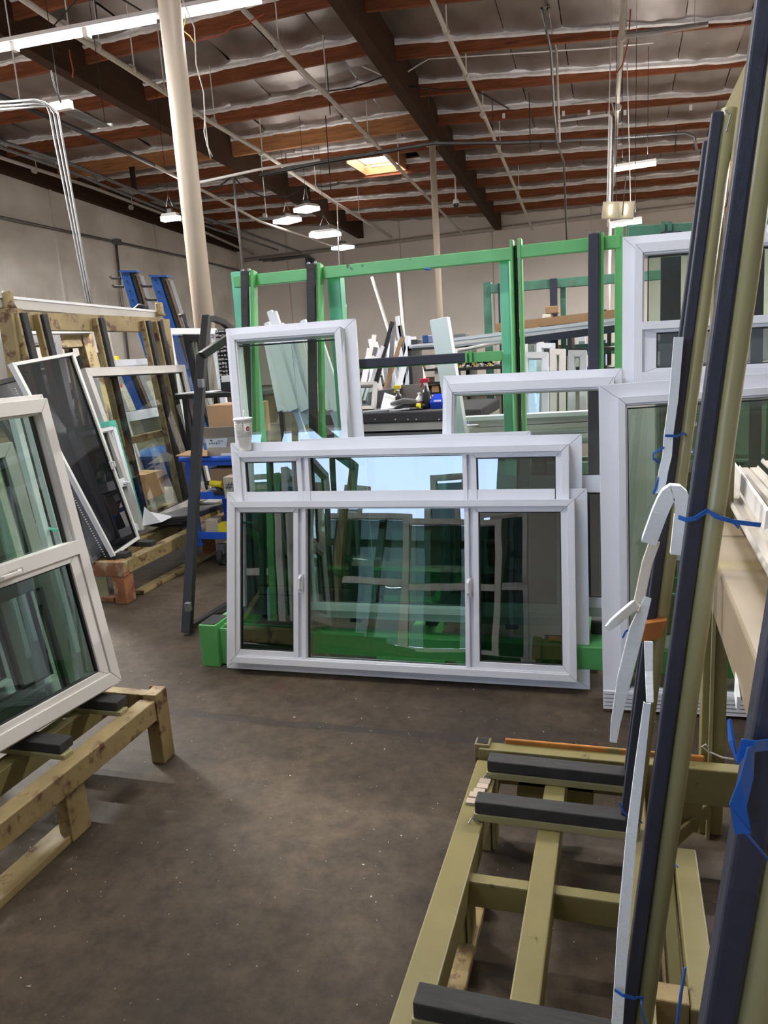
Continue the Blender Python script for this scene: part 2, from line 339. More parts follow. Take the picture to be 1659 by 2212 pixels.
for bi, (xa, xb, ys) in enumerate(BAYS):
    for k, y in enumerate(ys):
        deep = bi in (1, 2) and abs(y - 22.9) < .01
        d = .62 if deep else .36; th = .17 if deep else .1; lo = .08 if deep else 0
        if deep: lo = .12
        p = MB().hexa([(xa, y, zb(xa, y) - lo), (xb, y, zb(xb, y) - lo), (xb, y + th, zb(xb, y) - lo), (xa, y + th, zb(xa, y) - lo),
                       (xa, y, zb(xa, y) + .52), (xb, y, zb(xb, y) + .52), (xb, y + th, zb(xb, y) + .52), (xa, y + th, zb(xa, y) + .52)]).build('purlin', 'glulam_wood' if deep else 'purlin_wood', ceiling)
        if y > 5 and bi < 3:
            n = 46; f = MB(); vs_ = []; top = .46; bot = .30
            for i in range(n + 1):
                x = xa + (xb - xa) * i / n; z = zb(x, y)
                j = rng.uniform(-.012, .012) - .015; b0 = rng.uniform(.0, .035)
                vs_ += [(x, y - .004, z + bot + j), (x, y - .035 - b0, z + bot + .035 + j), (x, y - .02 - rng.uniform(0, .012), z + bot + .09), (x, y - .05, z + top)]
            fs_ = []
            for i in range(n):
                for q in range(3): fs_.append((i * 4 + q, i * 4 + q + 1, i * 4 + q + 5, i * 4 + q + 4))
            f.add(vs_, fs_); f.build('foil_strip', 'foil_bright', p)
    for y1, y0 in zip([YB] + ys, ys + [YF]):
        nx = max(1, round((xb - xa) / 1.22)); far = y0 < 5
        if bi == 3 or far: nx = 1
        for i in range(nx):
            x0 = xa + (xb - xa) * i / nx; x1 = xa + (xb - xa) * (i + 1) / nx
            if not far and bi != 3 and in_sky(x0, x1, y0, y1): continue
            if (far or bi == 3) and in_sky(x0, x1, y0, y1):
                s_ = [s for s in SKY if in_sky(x0, x1, y0, y1) and s[0] < x1 and s[1] > x0 and s[2] < y1 - .3 and s[3] > y0 + .3][0]
                spans = [(x0, s_[0]), (s_[1], x1)]
            else: spans = [(x0, x1)]
            for (xs0, xs1) in spans:
                gx, gy = 6, 10; vs_ = []; fs_ = []
                ph = rng.uniform(0, 6)
                for a in range(gx + 1):
                    for b in range(gy + 1):
                        u, w = a / gx, b / gy; x = xs0 + (xs1 - xs0) * u; y = y0 + .1 + (y1 - y0 - .1) * w
                        z = knots(w, [(0, zb(x, y0)), (1, zb(x, y1))]) + .47
                        z += -.035 * math.sin(math.pi * u) + .02 * math.sin(ph + 3 * w)
                        edge = max(0, (w - .72) / .28); z -= .05 * edge ** 2
                        z += rng.uniform(-.014, .014) * (.25 + 1.3 * edge + .8 * max(0, .2 - w) * 5)
                        vs_.append((x + (.009 if a == 0 else -.009 if a == gx else 0), y, z))
                for a in range(gx):
                    for b in range(gy): fs_.append((a * (gy + 1) + b, (a + 1) * (gy + 1) + b, (a + 1) * (gy + 1) + b + 1, a * (gy + 1) + b + 1))
                MB().add(vs_, fs_).build('foil_panel', 'foil', ceiling, smooth=True)
for k, (x0, x1, y0, y1) in enumerate(SKY):
    xm = (x0 + x1) / 2; z = zb(xm, (y0 + y1) / 2)
    nm = ['far skylight with white louvres beyond the orange glulam beam', 'added fill skylight, unseen, in the roof above the near column', 'added fill skylight, unseen, over the olive rack', 'added fill skylight, unseen, over the left rows', 'added fill skylight, unseen, over the right rows'][k]
    s = thing('skylight', kind='structure', loc=(xm, (y0 + y1) / 2, z + .9)); s['label'] = nm
    c = MB(); t = .04
    c.box((x0, y0 + .1, z + .02), (x0 + t, y1, z + .95)); c.box((x1 - t, y0 + .1, z + .02), (x1, y1, z + .95)); c.box((x0, y1 - t, z + .0), (x1, y1 - .005, z + .95)); c.box((x0, y0 + .1, z + .3), (x1, y0 + .1 + t, z + .95))
    c.build('curb', 'glulam_wood', s)
    MB().box((x0, y0 + .1, z + .90), (x1, y1, z + .93)).build('lens', 'skylight_lens', s)
    if k == 0:
        MB().box((x0 + t, y1 - .06, z + .34), (x1 - t, y1 - .04, z + .90)).build('white_liner', 'white_metal', s); MB().box((x0 + t, y0 + .2, z + .34), (x0 + t + .02, y1 - .05, z + .90)).build('white_liner', 'white_metal', s)
        for i in range(7):
            MB().box((x0 + .05, y1 - .10, z + .42 + i * .07), (x1 - .05, y1 - .05, z + .45 + i * .07)).build('louvre', 'white_metal', s)
    area('skylight_daylight', (xm, (y0 + y1) / 2, z + .86), (x1 - x0 - .1, y1 - y0 - .2), [120, 130, 40, 500, 420][k], (.92, .96, 1))  # area lamp in place of daylight; the added skylights give fill

for px, py in ((1088, 250), (1217, 245), (1272, 243), (1350, 243), (1492, 232)):
    h_ = at(px, py, Y=23.15); MB().box((h_.x - .035, 23.13, h_.z - .06), (h_.x + .035, 23.19, h_.z + .06)).build('hook', 'plastic_white', ceiling)
# black steel strap on the glulam, wooden hangers
MB().box((-14.9, 22.80, 6.9), (-14.75, 22.88, 7.6)).build('beam_strap', 'black_metal', ceiling)
# columns
def column(x, y, r, ztop, label):
    o = thing('support_column', label, 'column', (x, y, 0)); MB().lathe((x, y, 0), [(r, 0.02), (r, ztop)], 28).build('shaft', 'column_paint', o, smooth=True)
    MB().box((x - .3, y - .3, 0), (x + .3, y + .3, .03)).build('base_plate', 'column_paint', o)
    MB().box((x - r - .1, y - r - .05, ztop), (x + r + .1, y + r + .05, ztop + .06)).build('cap_plate', 'column_paint', o)
column(-5.1, 9.06, .132, zb(-5.1, 9) - .6, 'cream round steel column, the near thick one left of the green rack')
column(-5.1, 22.95, .092, 7.02, 'cream round steel column, the far thin one under the dark beam junction')

# pipes along the roof
def pipe(name, pts, r, m, label, cat='pipe', n=8, fit=None, group=None):
    t = thing(name, label, cat, pts[0], group); MB().tube(pts, r, n).build('run', m, t, smooth=True)
    a, b = V(pts[0]), V(pts[-1])
    if fit:
        for q in fit:
            p = a.lerp(b, q); d = (b - a).normalized()
            MB().tube([p - d * .05, p + d * .05], r * 1.5, n).build('coupling', m, t, smooth=True)
            MB().tube([p + V((0, .10, 0)), V((p.x, p.y + .10, max(p.z + .3, zb(p.x, p.y) + .4)))], .014, 5).build('hanger', 'white_metal', t)
    return t
def pxp(pts, **k): return [at(x, y, **k) for x, y in pts]
pipe('sprinkler_pipe', pxp([(20, -22), (145, 65), (265, 140), (450, 260), (565, 328), (720, 435), (845, 512)], X=-9.4), .055, 'pipe_paint', 'painted sprinkler pipe slanting from the top left corner past the near column', fit=[.06, .1, .15, .2, .3, .42, .6, .8])
pipe('sprinkler_pipe', pxp([(525, 20), (650, 150), (800, 300), (905, 408), (1000, 505)], X=-6.4), .05, 'pipe_paint', 'painted sprinkler pipe running left of the dark girder to the back wall', fit=[.07, .2, .35, .5, .75])
pipe('sprinkler_pipe', pxp([(928, -15), (962, 65), (1020, 190), (1055, 270), (1110, 400), (1150, 495)], X=-3.35), .05, 'pipe_paint', 'painted sprinkler pipe running right of the dark girder to the back wall', fit=[.08, .2, .33, .5, .75])
pipe('sprinkler_pipe', [at(1349, -20, Y=13.5), at(1335, 200, Y=19), at(1326, 400, Y=29)], .05, 'pipe_paint', 'painted sprinkler pipe straight ahead over the right aisle', fit=[.12, .4])
pipe('sprinkler_pipe', pxp([(-15, 335), (200, 405), (400, 480), (450, 505), (545, 548)], X=-16.9), .055, 'pipe_paint', 'painted sprinkler pipe beside the left wall girder', fit=[.1, .4, .7])
pipe('drain_pipe', pxp([(-10, 203), (190, 290)], X=-10.4), .05, 'black_pipe', 'near part of black pipe at the left, running to the roof beam', fit=[.2]); 
pipe('drain_pipe', pxp([(190, 290), (332, 357)], X=-10.4), .05, 'black_pipe', 'far part of black pipe ending in front of the orange beam')
pipe('sprinkler_pipe', pxp([(332, 357), (455, 420), (560, 478), (720, 532)], X=-10.5), .042, 'pipe_paint', 'thin painted pipe continuing the black one past the near column', fit=[.1, .5])
pipe('wall_pipe', [at(528, 562, Y=YB - .15), at(1310, 465, Y=YB - .15), at(1560, 436, Y=YB - .15)], .09, 'pipe_paint', 'long painted pipe along the top of the back wall', fit=None)
for k in range(4):
    pipe('conduit', [at(560 + k * 9, 562 + (k % 2) * 2, Y=YB - .2), at(655 + k * 4, 553, Y=YB - .2), at(662 + k * 5, 560, Y=YB - .2), at(666 + k * 5, 690, Y=YB - .2)], .045, 'galvanised', ['leftmost', 'second', 'third', 'rightmost'][k] + ' of four conduits bending down the back wall near the left corner', 'conduit', 6, group='conduits on the back wall')
pipe('conduit', pxp([(-10, 467), (200, 512), (400, 555), (520, 585)], X=XL + .12), .05, 'galvanised', 'grey conduit running across the left wall', 'conduit')
pipe('conduit', pxp([(250, 523), (262, 640), (280, 800)], X=XL + .12), .05, 'galvanised', 'grey conduit dropping down the left wall behind the blue uprights', 'conduit')
MB().box(tuple(at(250, 523, X=XL + .12) - V((0, .15, .1))), tuple(at(250, 523, X=XL + .12) + V((.15, .15, .1)))).build('junction_box', 'galvanised', thing('wall_junction_box', 'grey junction box on the left wall conduit', 'box', at(250, 523, X=XL + .12)))
for k, dx in enumerate((0, 9, 17)):
    pipe('conduit', [at(-15, 222 + dx * .9, Y=10), at(75, 216 + dx * .9, Y=10), at(98 + dx * .6, 222 + dx * .4, Y=10), at(108 + dx, 245, Y=10), at(118 + dx, 300, Y=10), at(178 + dx * .6, 600, Y=10), at(220 + dx * .5, 806, Y=10)], .017, 'galvanised', ['left', 'middle', 'right'][k] + ' one of three steel conduits dropping from the roof at the left', 'conduit', 6, group='conduit drop at the left')
for k, (dx, X) in enumerate(((0, -1.45), (12, -1.42))):
    pipe('conduit', [at(1215 + dx, -12 if k else 10, X=X), at(1170 + dx, 18, X=X), at(1190 + dx, 110, X=X), at(1197 + dx * .8, 240, X=X), at(1203 + dx * .5, 308, X=X)] + ([at(1218, 350, X=X), at(1225, 530, Y=24.5)] if k == 0 else []), .028, 'galvanised' if k == 0 else 'pipe_paint', ['grey', 'pale'][k] + ' conduit of the pair crossing the roof right of centre', 'conduit', 6)
for k in range(3):
    z = (105 + k * 55, 188 + k * 118)[k > 3]
pipe('conduit', [at(1205, 262, Y=17), at(1316, 248, Y=17), at(1320, 254, Y=17), at(1318, 330, Y=17), at(1316, 440, Y=17), at(1314, 490, Y=17)], .028, 'white_metal', 'white conduit turning down towards the twin lamp', 'conduit', 6)
pipe('conduit', [at(1327, 225, Y=18), at(1325, 330, Y=18), at(1322, 440, Y=18)], .022, 'galvanised', 'thin grey conduit dropping beside the white one', 'conduit', 6)
pipe('conduit', [at(1318, 480, Y=16), at(1314, 690, Y=16)], .03, 'white_metal', 'white slotted upright behind the green rack', 'conduit', 6)
pipe('conduit', [at(798, 97, Y=20), at(770, 137, Y=20), at(845, 172, Y=20), at(857, 170, Y=20), at(925, 127, Y=20), at(1300, 103, Y=20), at(1330, 100, Y=20), at(1412, 92, Y=20)], .02, 'white_metal', 'thin white conduit dipping under the dark girder', 'conduit', 6)
for k in range(3):
    pipe('cable_run', [at(560, 376 + 3 * k, Y=21), at(690, 347 + 4 * k, Y=21), at(800, 330 + 3 * k, Y=21), at(935, 308 + 2 * k, Y=21), at(1100, 307 + 2 * k, Y=21), at(1300, 300 + k, Y=21), at(1480, 287 + k, Y=21), at(1500, 295, Y=21), at(1506 - k * 3, 325, Y=21)], .03 if k < 2 else .02, ['galvanised', 'galvanised', 'cable_black'][k], ['upper pale', 'lower pale', 'black'][k] + ' line of the long bundle crossing under the roof', 'cable', 6)
pipe('cable_run', [at(420, 395, Y=16), at(440, 392, Y=16), at(560, 366, Y=16), at(690, 345, Y=17)], .03, 'white_metal', 'white cable run starting behind the near column', 'cable', 6)
pipe('cable_run', [at(0, 305, X=-14.5), at(155, 355, X=-14.5), at(300, 415, X=-14.5), at(400, 455, X=-14.5), at(650, 545, Y=34)], .05, 'galvanised', 'thick grey cable tray along the left rafters', 'cable', 6)
pipe('cable_run', [at(0, 318, X=-14.3), at(150, 370, X=-14.3), at(300, 432, X=-14.3), at(420, 480, X=-14.3), at(600, 540, Y=33)], .04, 'steel_grey', 'darker cable tray below the thick grey one', 'cable', 6)
def wire(pts, m, label, r=.008, **k):
    return solo(MB().tube(pxp(pts, **k), r, 5), 'cable', m, label, 'cable', smooth=True)
wire([(393, -5), (420, 60), (424, 140), (440, 200), (443, 260), (450, 320), (455, 342)], 'cable_white', 'white cable dangling to the right of the near column', .008, Y=9.6)
wire([(443, 250), (441, 285), (448, 315), (459, 338)], 'cable_white', 'short white cable end curling beside the long dangling one', .008, Y=9.6)
wire([(402, 30), (395, 66), (410, 78), (420, 94)], 'cable_yellow', 'yellow cable end by the top of the near column', .008, Y=10)
wire([(150, 108), (152, 125), (158, 150), (157, 168)], 'cable_orange', 'orange cable hanging from the girder near the strip light', .014, Y=14)
wire([(420, 90), (480, 75), (500, 58), (530, 52), (570, 30)], 'cable_orange', 'orange cable draped on the near rafter', .012, Y=14)
wire([(110, 152), (118, 185), (132, 222)], 'cable_black', 'black cable from the girder to the five-tube fixture', .012, Y=10)
wire([(700, 198), (760, 190), (830, 165), (845, 170), (870, 185), (960, 195), (1020, 190), (1100, 235)], 'cable_black', 'black cable swagged beneath the dark girder', .018, Y=20)
wire([(505, 382), (530, 410), (570, 425), (620, 425), (650, 410)], 'cable_black', 'black cable swag in front of the far rafters', .02, Y=20)
wire([(500, 382), (470, 405), (430, 412)], 'cable_black', 'black cable looping from the roof pole to the near column', .02, Y=20)
wire([(1362, 20), (1358, 85), (1345, 140), (1330, 160)], 'cable_orange', 'orange cable hanging beside the overhead sprinkler pipe', .012, Y=15)
wire([(1235, 225), (1300, 215), (1322, 222), (1328, 250)], 'cable_white', 'white cable arching beneath the rafters at the right', .015, Y=17)
wire([(1345, 465), (1348, 420), (1352, 380)], 'cable_black', 'black cable above the twin lamp', .008, Y=14)
pipe('roof_pole', [at(505, 380, Y=17), at(509, 440, Y=17), at(526, 590, Y=17)], .03, 'galvanised', 'steel pole dropping from the cable run behind the green post', 'pole', 8)
pipe('roof_pole', [at(728, 440, Y=24), at(733, 575, Y=24)], .02, 'white_metal', 'thin white rod below the far high-bay lights', 'pole', 6)
ORD = ['first', 'second', 'third', 'fourth', 'fifth', 'sixth', 'seventh', 'eighth', 'ninth', 'tenth', 'eleventh', 'twelfth'] + [f'{k}th' for k in range(13, 21)] + ['21st', '22nd', '23rd'] + [f'{k}th' for k in range(24, 31)] + ['31st', '32nd']
def rods(lst, Y, label, grp):
    lst = sorted(lst)
    for k, (x, y0, y1) in enumerate(lst):
        solo(MB().tube([at(x, y0, Y=Y), at(x, y0, Y=Y) * 0 + V((at(x, y0, Y=Y).x, Y, at(x, y1, Y=Y).z))], .012, 5), 'hanger_rod', 'cable_black', ORD[k] + ' from the left of ' + label, 'rod', grp)
rods([(700, 60, 250), (846, 30, 120), (1143, 200, 330), (1063, 215, 260), (925, 190, 230), (703, 250, 420)], 19, 'the thin black rods hanging from the nearer rafters', 'threaded hanger rods')
rods([(555, 290, 350), (660, 380, 460), (617, 330, 400), (1460, 270, 330), (1310, 150, 250)], 24, 'the thin dark rods hanging from the farther rafters', 'farther hanger rods')

# ---------------------------------------------------------------- lamps
def ceiling_fill(p, w, power):  # upward fill added above each lamp to brighten the foil ceiling
    area('added_ceiling_fill', p + V((0, 0, .22)), (w, .12), power, (1, .95, .9), rot=(math.pi, 0, 0))
def led_bar(p, q, label, w=.10, m='lamp_on', power=160, housing=True, name='strip_lamp', hang=1.2, grp=None):
    t = thing(name, label, 'lamp', p, grp); p, q = V(p), V(q)
    MB().bar(p, q, w, .09).build('diffuser', m, t)
    MB().bar(p + V((0, 0, .055)), q + V((0, 0, .055)), w * 1.3, .06).build('housing', 'white_metal', t)
    for k in (.2, .8):
        a = p.lerp(q, k); MB().tube([a + V((0, 0, .08)), V((a.x, a.y, zb(a.x, a.y) + .35))], .006, 4).build('hanger', 'cable_black', t)
    mid = (p + q) / 2; d = (q - p); ceiling_fill(mid, d.length, min(power * .12, 22)); area(name + '_light', mid - V((0, 0, .06)), (d.length, w), power, (1, .97, .93), rot=(0, 0, math.atan2(d.y, d.x)))
    return t
A = at(0, 107, Y=10.4); B = at(560, 2, Y=10.4)
dv = (B - A) / 560.0
t = thing('tube_light', 'long line of white fluorescent tubes crossing the top left corner', 'lamp', A)
for a, b in ((-170, 28), (42, 193), (212, 350), (392, 563)):
    if a < 0: a = -120
    MB().tube([A + dv * a, A + dv * b], .035, 12).build('tube', 'lamp_on', t, smooth=True)
    m_ = A + dv * ((a + b) / 2); area('tube_light_glow', m_ - V((0, 0, .06)), ((dv * (b - a)).length, .08), 45, (1, .97, .95), rot=(0, 0, 0))
up_ = V((0, .02, .12))
MB().hexa([A + dv * -130 + V((0, -.10, .05)), A + dv * 575 + V((0, -.10, .05)), A + dv * 575 + V((0, .10, .05)), A + dv * -130 + V((0, .10, .05)), A + dv * -130 + V((0, -.06, .12)), A + dv * 575 + V((0, -.06, .12)), A + dv * 575 + V((0, .06, .12)), A + dv * -130 + V((0, .06, .12))]).build('reflector', 'white_metal', t)
for a in (35, 202, 371):
    MB().box(A + dv * a - V((.04, .05, .06)), A + dv * a + V((.04, .05, .05))).build('lamp_holder', 'white_metal', t)
c_ = A + dv * 228 + V((0, 0, .62))
for a in (120, 228, 330): MB().tube([A + dv * a + V((0, 0, .12)), c_], .012, 4).build('hanger', 'cable_black', t)
MB().tube([c_, V((c_.x, c_.y, zb(c_.x, c_.y) + .35))], .012, 4).build('hanger', 'cable_black', t)
def bay(px, py, Y, L, W, label, rz=0, power=420):
    c = at(px, py, Y=Y); t = thing('high_bay_light', label, 'lamp', c)
    R = Matrix.Rotation(rz, 3, 'Z')
    def hx(l, w, z0, z1, tap): return [c + R @ V((a * l / 2 * s, b * w / 2 * s, z)) for z, s in ((z0, 1), (z1, tap)) for a, b in ((-1, -1), (1, -1), (1, 1), (-1, 1))]
    MB().hexa(hx(L * .97, W * .95, -.12, -.02, 1)).build('diffuser', 'lamp_on', t)
    MB().hexa(hx(L, W, -.02, .06, .8)).build('housing', 'white_metal', t); MB().hexa(hx(L * .25, W * .5, .06, .16, .8)).build('driver_box', 'galvanised', t)
    for s in (-.3, .3): MB().tube([c + R @ V((s * L, 0, .05)), c + V((0, 0, .5)), V((c.x, c.y, zb(c.x, c.y) + .35))], .006, 4).build('hanger', 'cable_black', t)
    ceiling_fill(c, L, 12); area('high_bay_glow', c - V((0, 0, .08)), (L, W), power, (1, .97, .94), rot=(0, 0, rz))
bay(368, 466, 18, .48, .2, 'bright lamp at the left wall beside the near column', 0)
bay(620, 472, 24, 0.78, 0.58, 'leftmost of the four clustered high-bay lamps', -.5)
bay(662, 447, 22, 0.62, 0.51, 'topmost of the four clustered high-bay lamps', -.5)
bay(702, 502, 24, 0.88, 0.58, 'largest of the four clustered high-bay lamps, with a box on top', -.1)
bay(740, 531, 30, 0.72, 0.61, 'lowest of the four clustered high-bay lamps', -.5)
led_bar(at(1326, 366, Y=20), at(1417, 352, Y=20), 'bright strip lamp above the twin lamp at the right', .14)
led_bar(at(1318, 488, Y=19), at(1386, 477, Y=19), 'bright strip lamp below the twin lamp, over the green rack end', .12)
led_bar((-3.2, 2.5, 5.2), (-.8, 2.5, 5.2), 'added fill strip lamp over the aisle, out of view', .1, power=70)  # unseen strip lamps added for fill light, from here to the twin lamp
led_bar((-4.2, -3, 5.2), (-1.8, -3, 5.2), 'added fill strip lamp behind the viewer, out of view', .1, power=40)
led_bar((1.2, 6.5, 5.2), (3.6, 6.5, 5.2), 'added fill strip lamp over the right hand rows, out of view', .1, power=260)
led_bar((-9, 7, 5.6), (-6.6, 7, 5.6), 'added fill strip lamp over the left hand rows, out of view', .1, power=260)
led_bar((-13.5, 9, 6.4), (-11, 9, 6.4), 'added fill strip lamp near the left wall, out of view', .1, power=2400)
led_bar((4.5, 14, 6.0), (7, 14, 6.0), 'added fill strip lamp over the far right hand corner, out of view', .1, power=1600)
led_bar((4.5, 26, 5.6), (7, 26, 5.6), 'added fill strip lamp near the far right hand corner, out of view', .1, power=2000)
# twin HID lamp
c = at(1335, 453, Y=15); t = thing('twin_lamp', 'cream twin lamp fixture with two glowing bulbs, hanging right of centre', 'lamp', c)
R = Matrix.Rotation(.25, 3, 'X') @ Matrix.Rotation(.1, 3, 'Y')
def q_(x, y, z): return c + R @ V((x, y, z))
MB().hexa([q_(-.27, -.02, -.13), q_(.27, -.02, -.13), q_(.27, .04, .13), q_(-.27, .04, .13), q_(-.22, .1, -.06), q_(.22, .1, -.06), q_(.22, .1, .12), q_(-.22, .1, .12)]).build('back', 'reflector', t)
for x0, x1 in ((-.27, -.25), (.25, .27), (-.012, .012)): MB().hexa([q_(x0, -.06, -.13), q_(x1, -.06, -.13), q_(x1, .04, -.13), q_(x0, .04, -.13), q_(x0, -.02, .13), q_(x1, -.02, .13), q_(x1, .06, .13), q_(x0, .06, .13)]).build('divider', 'reflector', t)
MB().hexa([q_(-.27, -.07, -.15), q_(.27, -.07, -.15), q_(.27, .03, -.13), q_(-.27, .03, -.13), q_(-.27, -.07, -.12), q_(.27, -.07, -.12), q_(.27, .03, -.11), q_(-.27, .03, -.11)]).build('lip', 'reflector', t)
for x in (-.13, .13): MB().tube([q_(x, -.03, -.07), q_(x, -.03, .09)], .022, 8).build('bulb', 'lamp_warm', t)
for x in (-.2, .2): MB().tube([q_(x, .08, .1), V((c.x + x * .4, c.y, zb(c.x, c.y) + .35))], .008, 4).build('hanger', 'cable_white', t)
# unlit tube fixtures hanging at the left and at the top right
t = thing('louvre_lamp', 'unlit five-tube lamp hanging at the upper left', 'lamp', at(120, 232, Y=11))
a0, a1 = at(113, 233, Y=11), at(213, 275, Y=13.4)
MB().bar(a0, a0 + V((.35, 0, 0)), .1, .12).build('end_cap', 'white_metal', t)
for k in range(5):
    o_ = V((.055 * k + .03, .02 * k, 0)); MB().tube([a0 + o_, a1 + o_ * .8], .02, 6).build('tube', 'galvanised', t, smooth=True)
MB().bar(a1, a1 + V((.3, 0, 0)), .05, .06).build('end_cap', 'white_metal', t)
for p in (a0, a1): MB().tube([p + V((.15, 0, .05)), V((p.x + .15, p.y, zb(p.x, p.y) + .35))], .008, 4).build('hanger', 'cable_black', t)
t = thing('shop_lamp', 'unlit two-tube lamp under the rafters at the top right', 'lamp', at(1350, 80, Y=14.5))
for k in range(2): MB().tube([at(1350, 82 - 7 * k, Y=14.5), at(1530, 55 - 4 * k, Y=14.5)], .02, 6).build('tube', 'pipe_paint', t, smooth=True)
MB().bar(at(1352, 74, Y=14.5), at(1530, 50, Y=14.5), .08, .03).build('housing', 'steel_grey', t)
for x, y in ((1375, 72), (1500, 55)): MB().tube([at(x, y, Y=14.5), V((at(x, y, Y=14.5).x, 14.5, 8.1))], .006, 4).build('hanger', 'cable_white', t)
# dome camera
c = at(985, 440, Y=28); t = thing('dome_camera', 'white security dome camera on a drop pole beside the far girder', 'camera', c)
MB().tube([c + V((0, 0, .15)), V((c.x, c.y, zb(c.x, c.y) + .4))], .03, 8).build('drop_pole', 'white_metal', t); MB().lathe(c, [(.07, .15), (.11, .08), (.11, 0)], 14).build('shroud', 'white_metal', t); MB().lathe(c, [(.10, 0), (.09, -.07), (.05, -.12)], 14).build('dome', 'plastic_black', t)
# ---------------------------------------------------------------- windows
def win(label, BL, BR, TL, TR=None, fl=(.05, .055, .05, .045), fr=(.032, .032, .032, .032), proud=.07, panes=(), bars=(), m='vinyl', cat='window', name='vinyl_window', group=None, handles=(), back=.016, extra=None, bevel=.0015):
    BL, BR, TL = V(BL), V(BR), V(TL); TR = V(TR) if TR is not None else TL + BR - BL
    w = ((BR - BL).length + (TR - TL).length) / 2; h = ((TL - BL).length + (TR - BR).length) / 2
    N = (TL - BL).cross(BR - BL).normalized()
    t = thing(name, label, cat, BL, group)
    def P(x, y, z):
        u, q = x / w, z / h
        return BL * (1 - u) * (1 - q) + BR * u * (1 - q) + TL * (1 - u) * q + TR * u * q + N * y
    def fin(mb, nm, mt, par=None, bv=bevel):
        mb.v = [P(*p) for p in mb.v]; return mb.build(nm, mt, par or t, bv)
    X = lambda f: f * w
    if sum(fl): fin(MB().band(0, 0, w, h, *fl, 0, back), 'flange', m)
    il, ir, itp, ib = fl
    fr_ = fin(MB().band(il, ib, w - ir, h - itp, *fr, -proud, back), 'frame', m)
    if proud > .03:   # stepped inner edge of the frame
        g = .007
        fin(MB().band(il + fr[0], ib + fr[3], w - ir - fr[1], h - itp - fr[2], g, g, g, g, -proud + .012, back), 'glazing_stop', m, fr_)
    for k, (x0, x1, z0, z1, sash, gl, sy) in enumerate(panes):
        x0, x1 = x0 * w, x1 * w; z0, z1 = z0 * h, z1 * h
        par = t; gp = fr_
        if sash:
            par = fin(MB().band(x0, z0, x1, z1, *sash, -proud + sy, -proud + sy + .03), 'sash', m)
            gp = par; x0 += sash[0]; x1 -= sash[1]; z1 -= sash[2]; z0 += sash[3]
        g = .005; fin(MB().band(x0, z0, x1, z1, g, g, g, g, -proud + sy + .008, -proud + sy + .026), 'gasket', 'gasket', gp, 0)
        yg = -proud + sy + .016; fin(MB().add([(x0 + g, yg, z0 + g), (x1 - g, yg, z0 + g), (x1 - g, yg, z1 - g), (x0 + g, yg, z1 - g)], [(0, 1, 2, 3)]), 'glass_pane', gl, par, 0)      # sealed unit: one optical surface
    for x0, x1, z0, z1, y0, y1 in bars: fin(MB().box((x0 * w, -proud + y0, z0 * h), (x1 * w, -proud + y1, z1 * h)), 'mullion', m)
    for x, z, s, vert in handles:
        x *= w; z *= h; b = MB()
        if vert: b.box((x - .012, -proud - .004, z - s), (x + .012, -proud + .006, z + s)); b.sweep([(x, -proud, z - s * .8), (x, -proud - .025, z - s * .5), (x, -proud - .028, z + s * .5), (x, -proud, z + s * .8)], .012, .012, (1, 0, 0))
        else: b.box((x - s, -proud - .004, z - .012), (x + s, -proud + .006, z + .012)); b.sweep([(x - s * .8, -proud, z), (x - s * .5, -proud - .03, z), (x + s * .5, -proud - .03, z), (x + s * .8, -proud, z)], .014, .012)
        fin(b, 'latch', m)
    if extra: extra(t, fin, w, h, P)
    return t
S = (.022, .022, .03, .032)
def xox(gl, c=None):       # sliding sash, fixed light, sliding sash; fractions of the whole width
    return dict(panes=[(.045, .232, .085, .915, (.022, .026, .028, .034), gl, .014), (.255, .693, .088, .912, None, c or gl, .035), (.715, .95, .085, .915, (.026, .026, .028, .034), gl, .014)],
                bars=[(.232, .2435, .085, .915, .036, .08), (.2435, .255, .085, .915, .012, .08), (.693, .7045, .085, .915, .012, .08), (.7045, .715, .085, .915, .036, .08)])
win('large white three-part sliding window in front, standing on the floor', (-1.961, 3.324, .005), (-.128, 3.36, .005), (-1.961, 3.524, .902), (-.143, 3.56, .902), handles=[(.2435, .50, .045, True), (.704, .50, .045, True)], **xox('glass_dark', 'glass_green'))
d2 = xox('glass_dark')
win('white three-part sliding window directly behind the front one, cup on its top rail', (-1.90, 3.45, .26), (-.165, 3.475, .26), at(497, 957, Y=3.63), at(1257, 937, Y=3.655), **d2)
win('narrow-edged white window squeezed behind the second slider, only its top rail showing', (-1.60, 3.54, .26), (-.42, 3.54, .26), at(652, 949, Y=3.72), at(1148, 932, Y=3.72), fl=(0, 0, 0, 0), fr=(.05, .05, .05, .05), proud=.03, panes=[(.05, .95, .05, .95, None, 'glass_green', .01)])
win('tall white single-pane window leaning on the left end of the bright green rack', at(497, 1330, Y=3.62) * 0 + V((-1.95, 3.62, .27)), (-1.22, 3.62, .27), at(487, 710, Y=3.93), at(767, 688, Y=3.93), fl=(.05, .06, .05, .05), panes=[(.10, .885, .06, .93, None, 'glass_green', .03)])
def w4x(t, fin, w, h, P): pass
win('white window with dark glass leaning centre right on the bright green rack', (-.87, 3.60, .27), (.02, 3.60, .27), at(957, 812, Y=3.86), at(1343, 795, Y=3.86), fl=(.035, .035, .05, .05), fr=(.028, .028, .045, .04), panes=[(.072, .95, .57, .92, None, 'glass_clear', .03), (.072, .95, .08, .50, None, 'glass_dark', .03)], bars=[(.06, .95, .50, .57, .0, .07)])
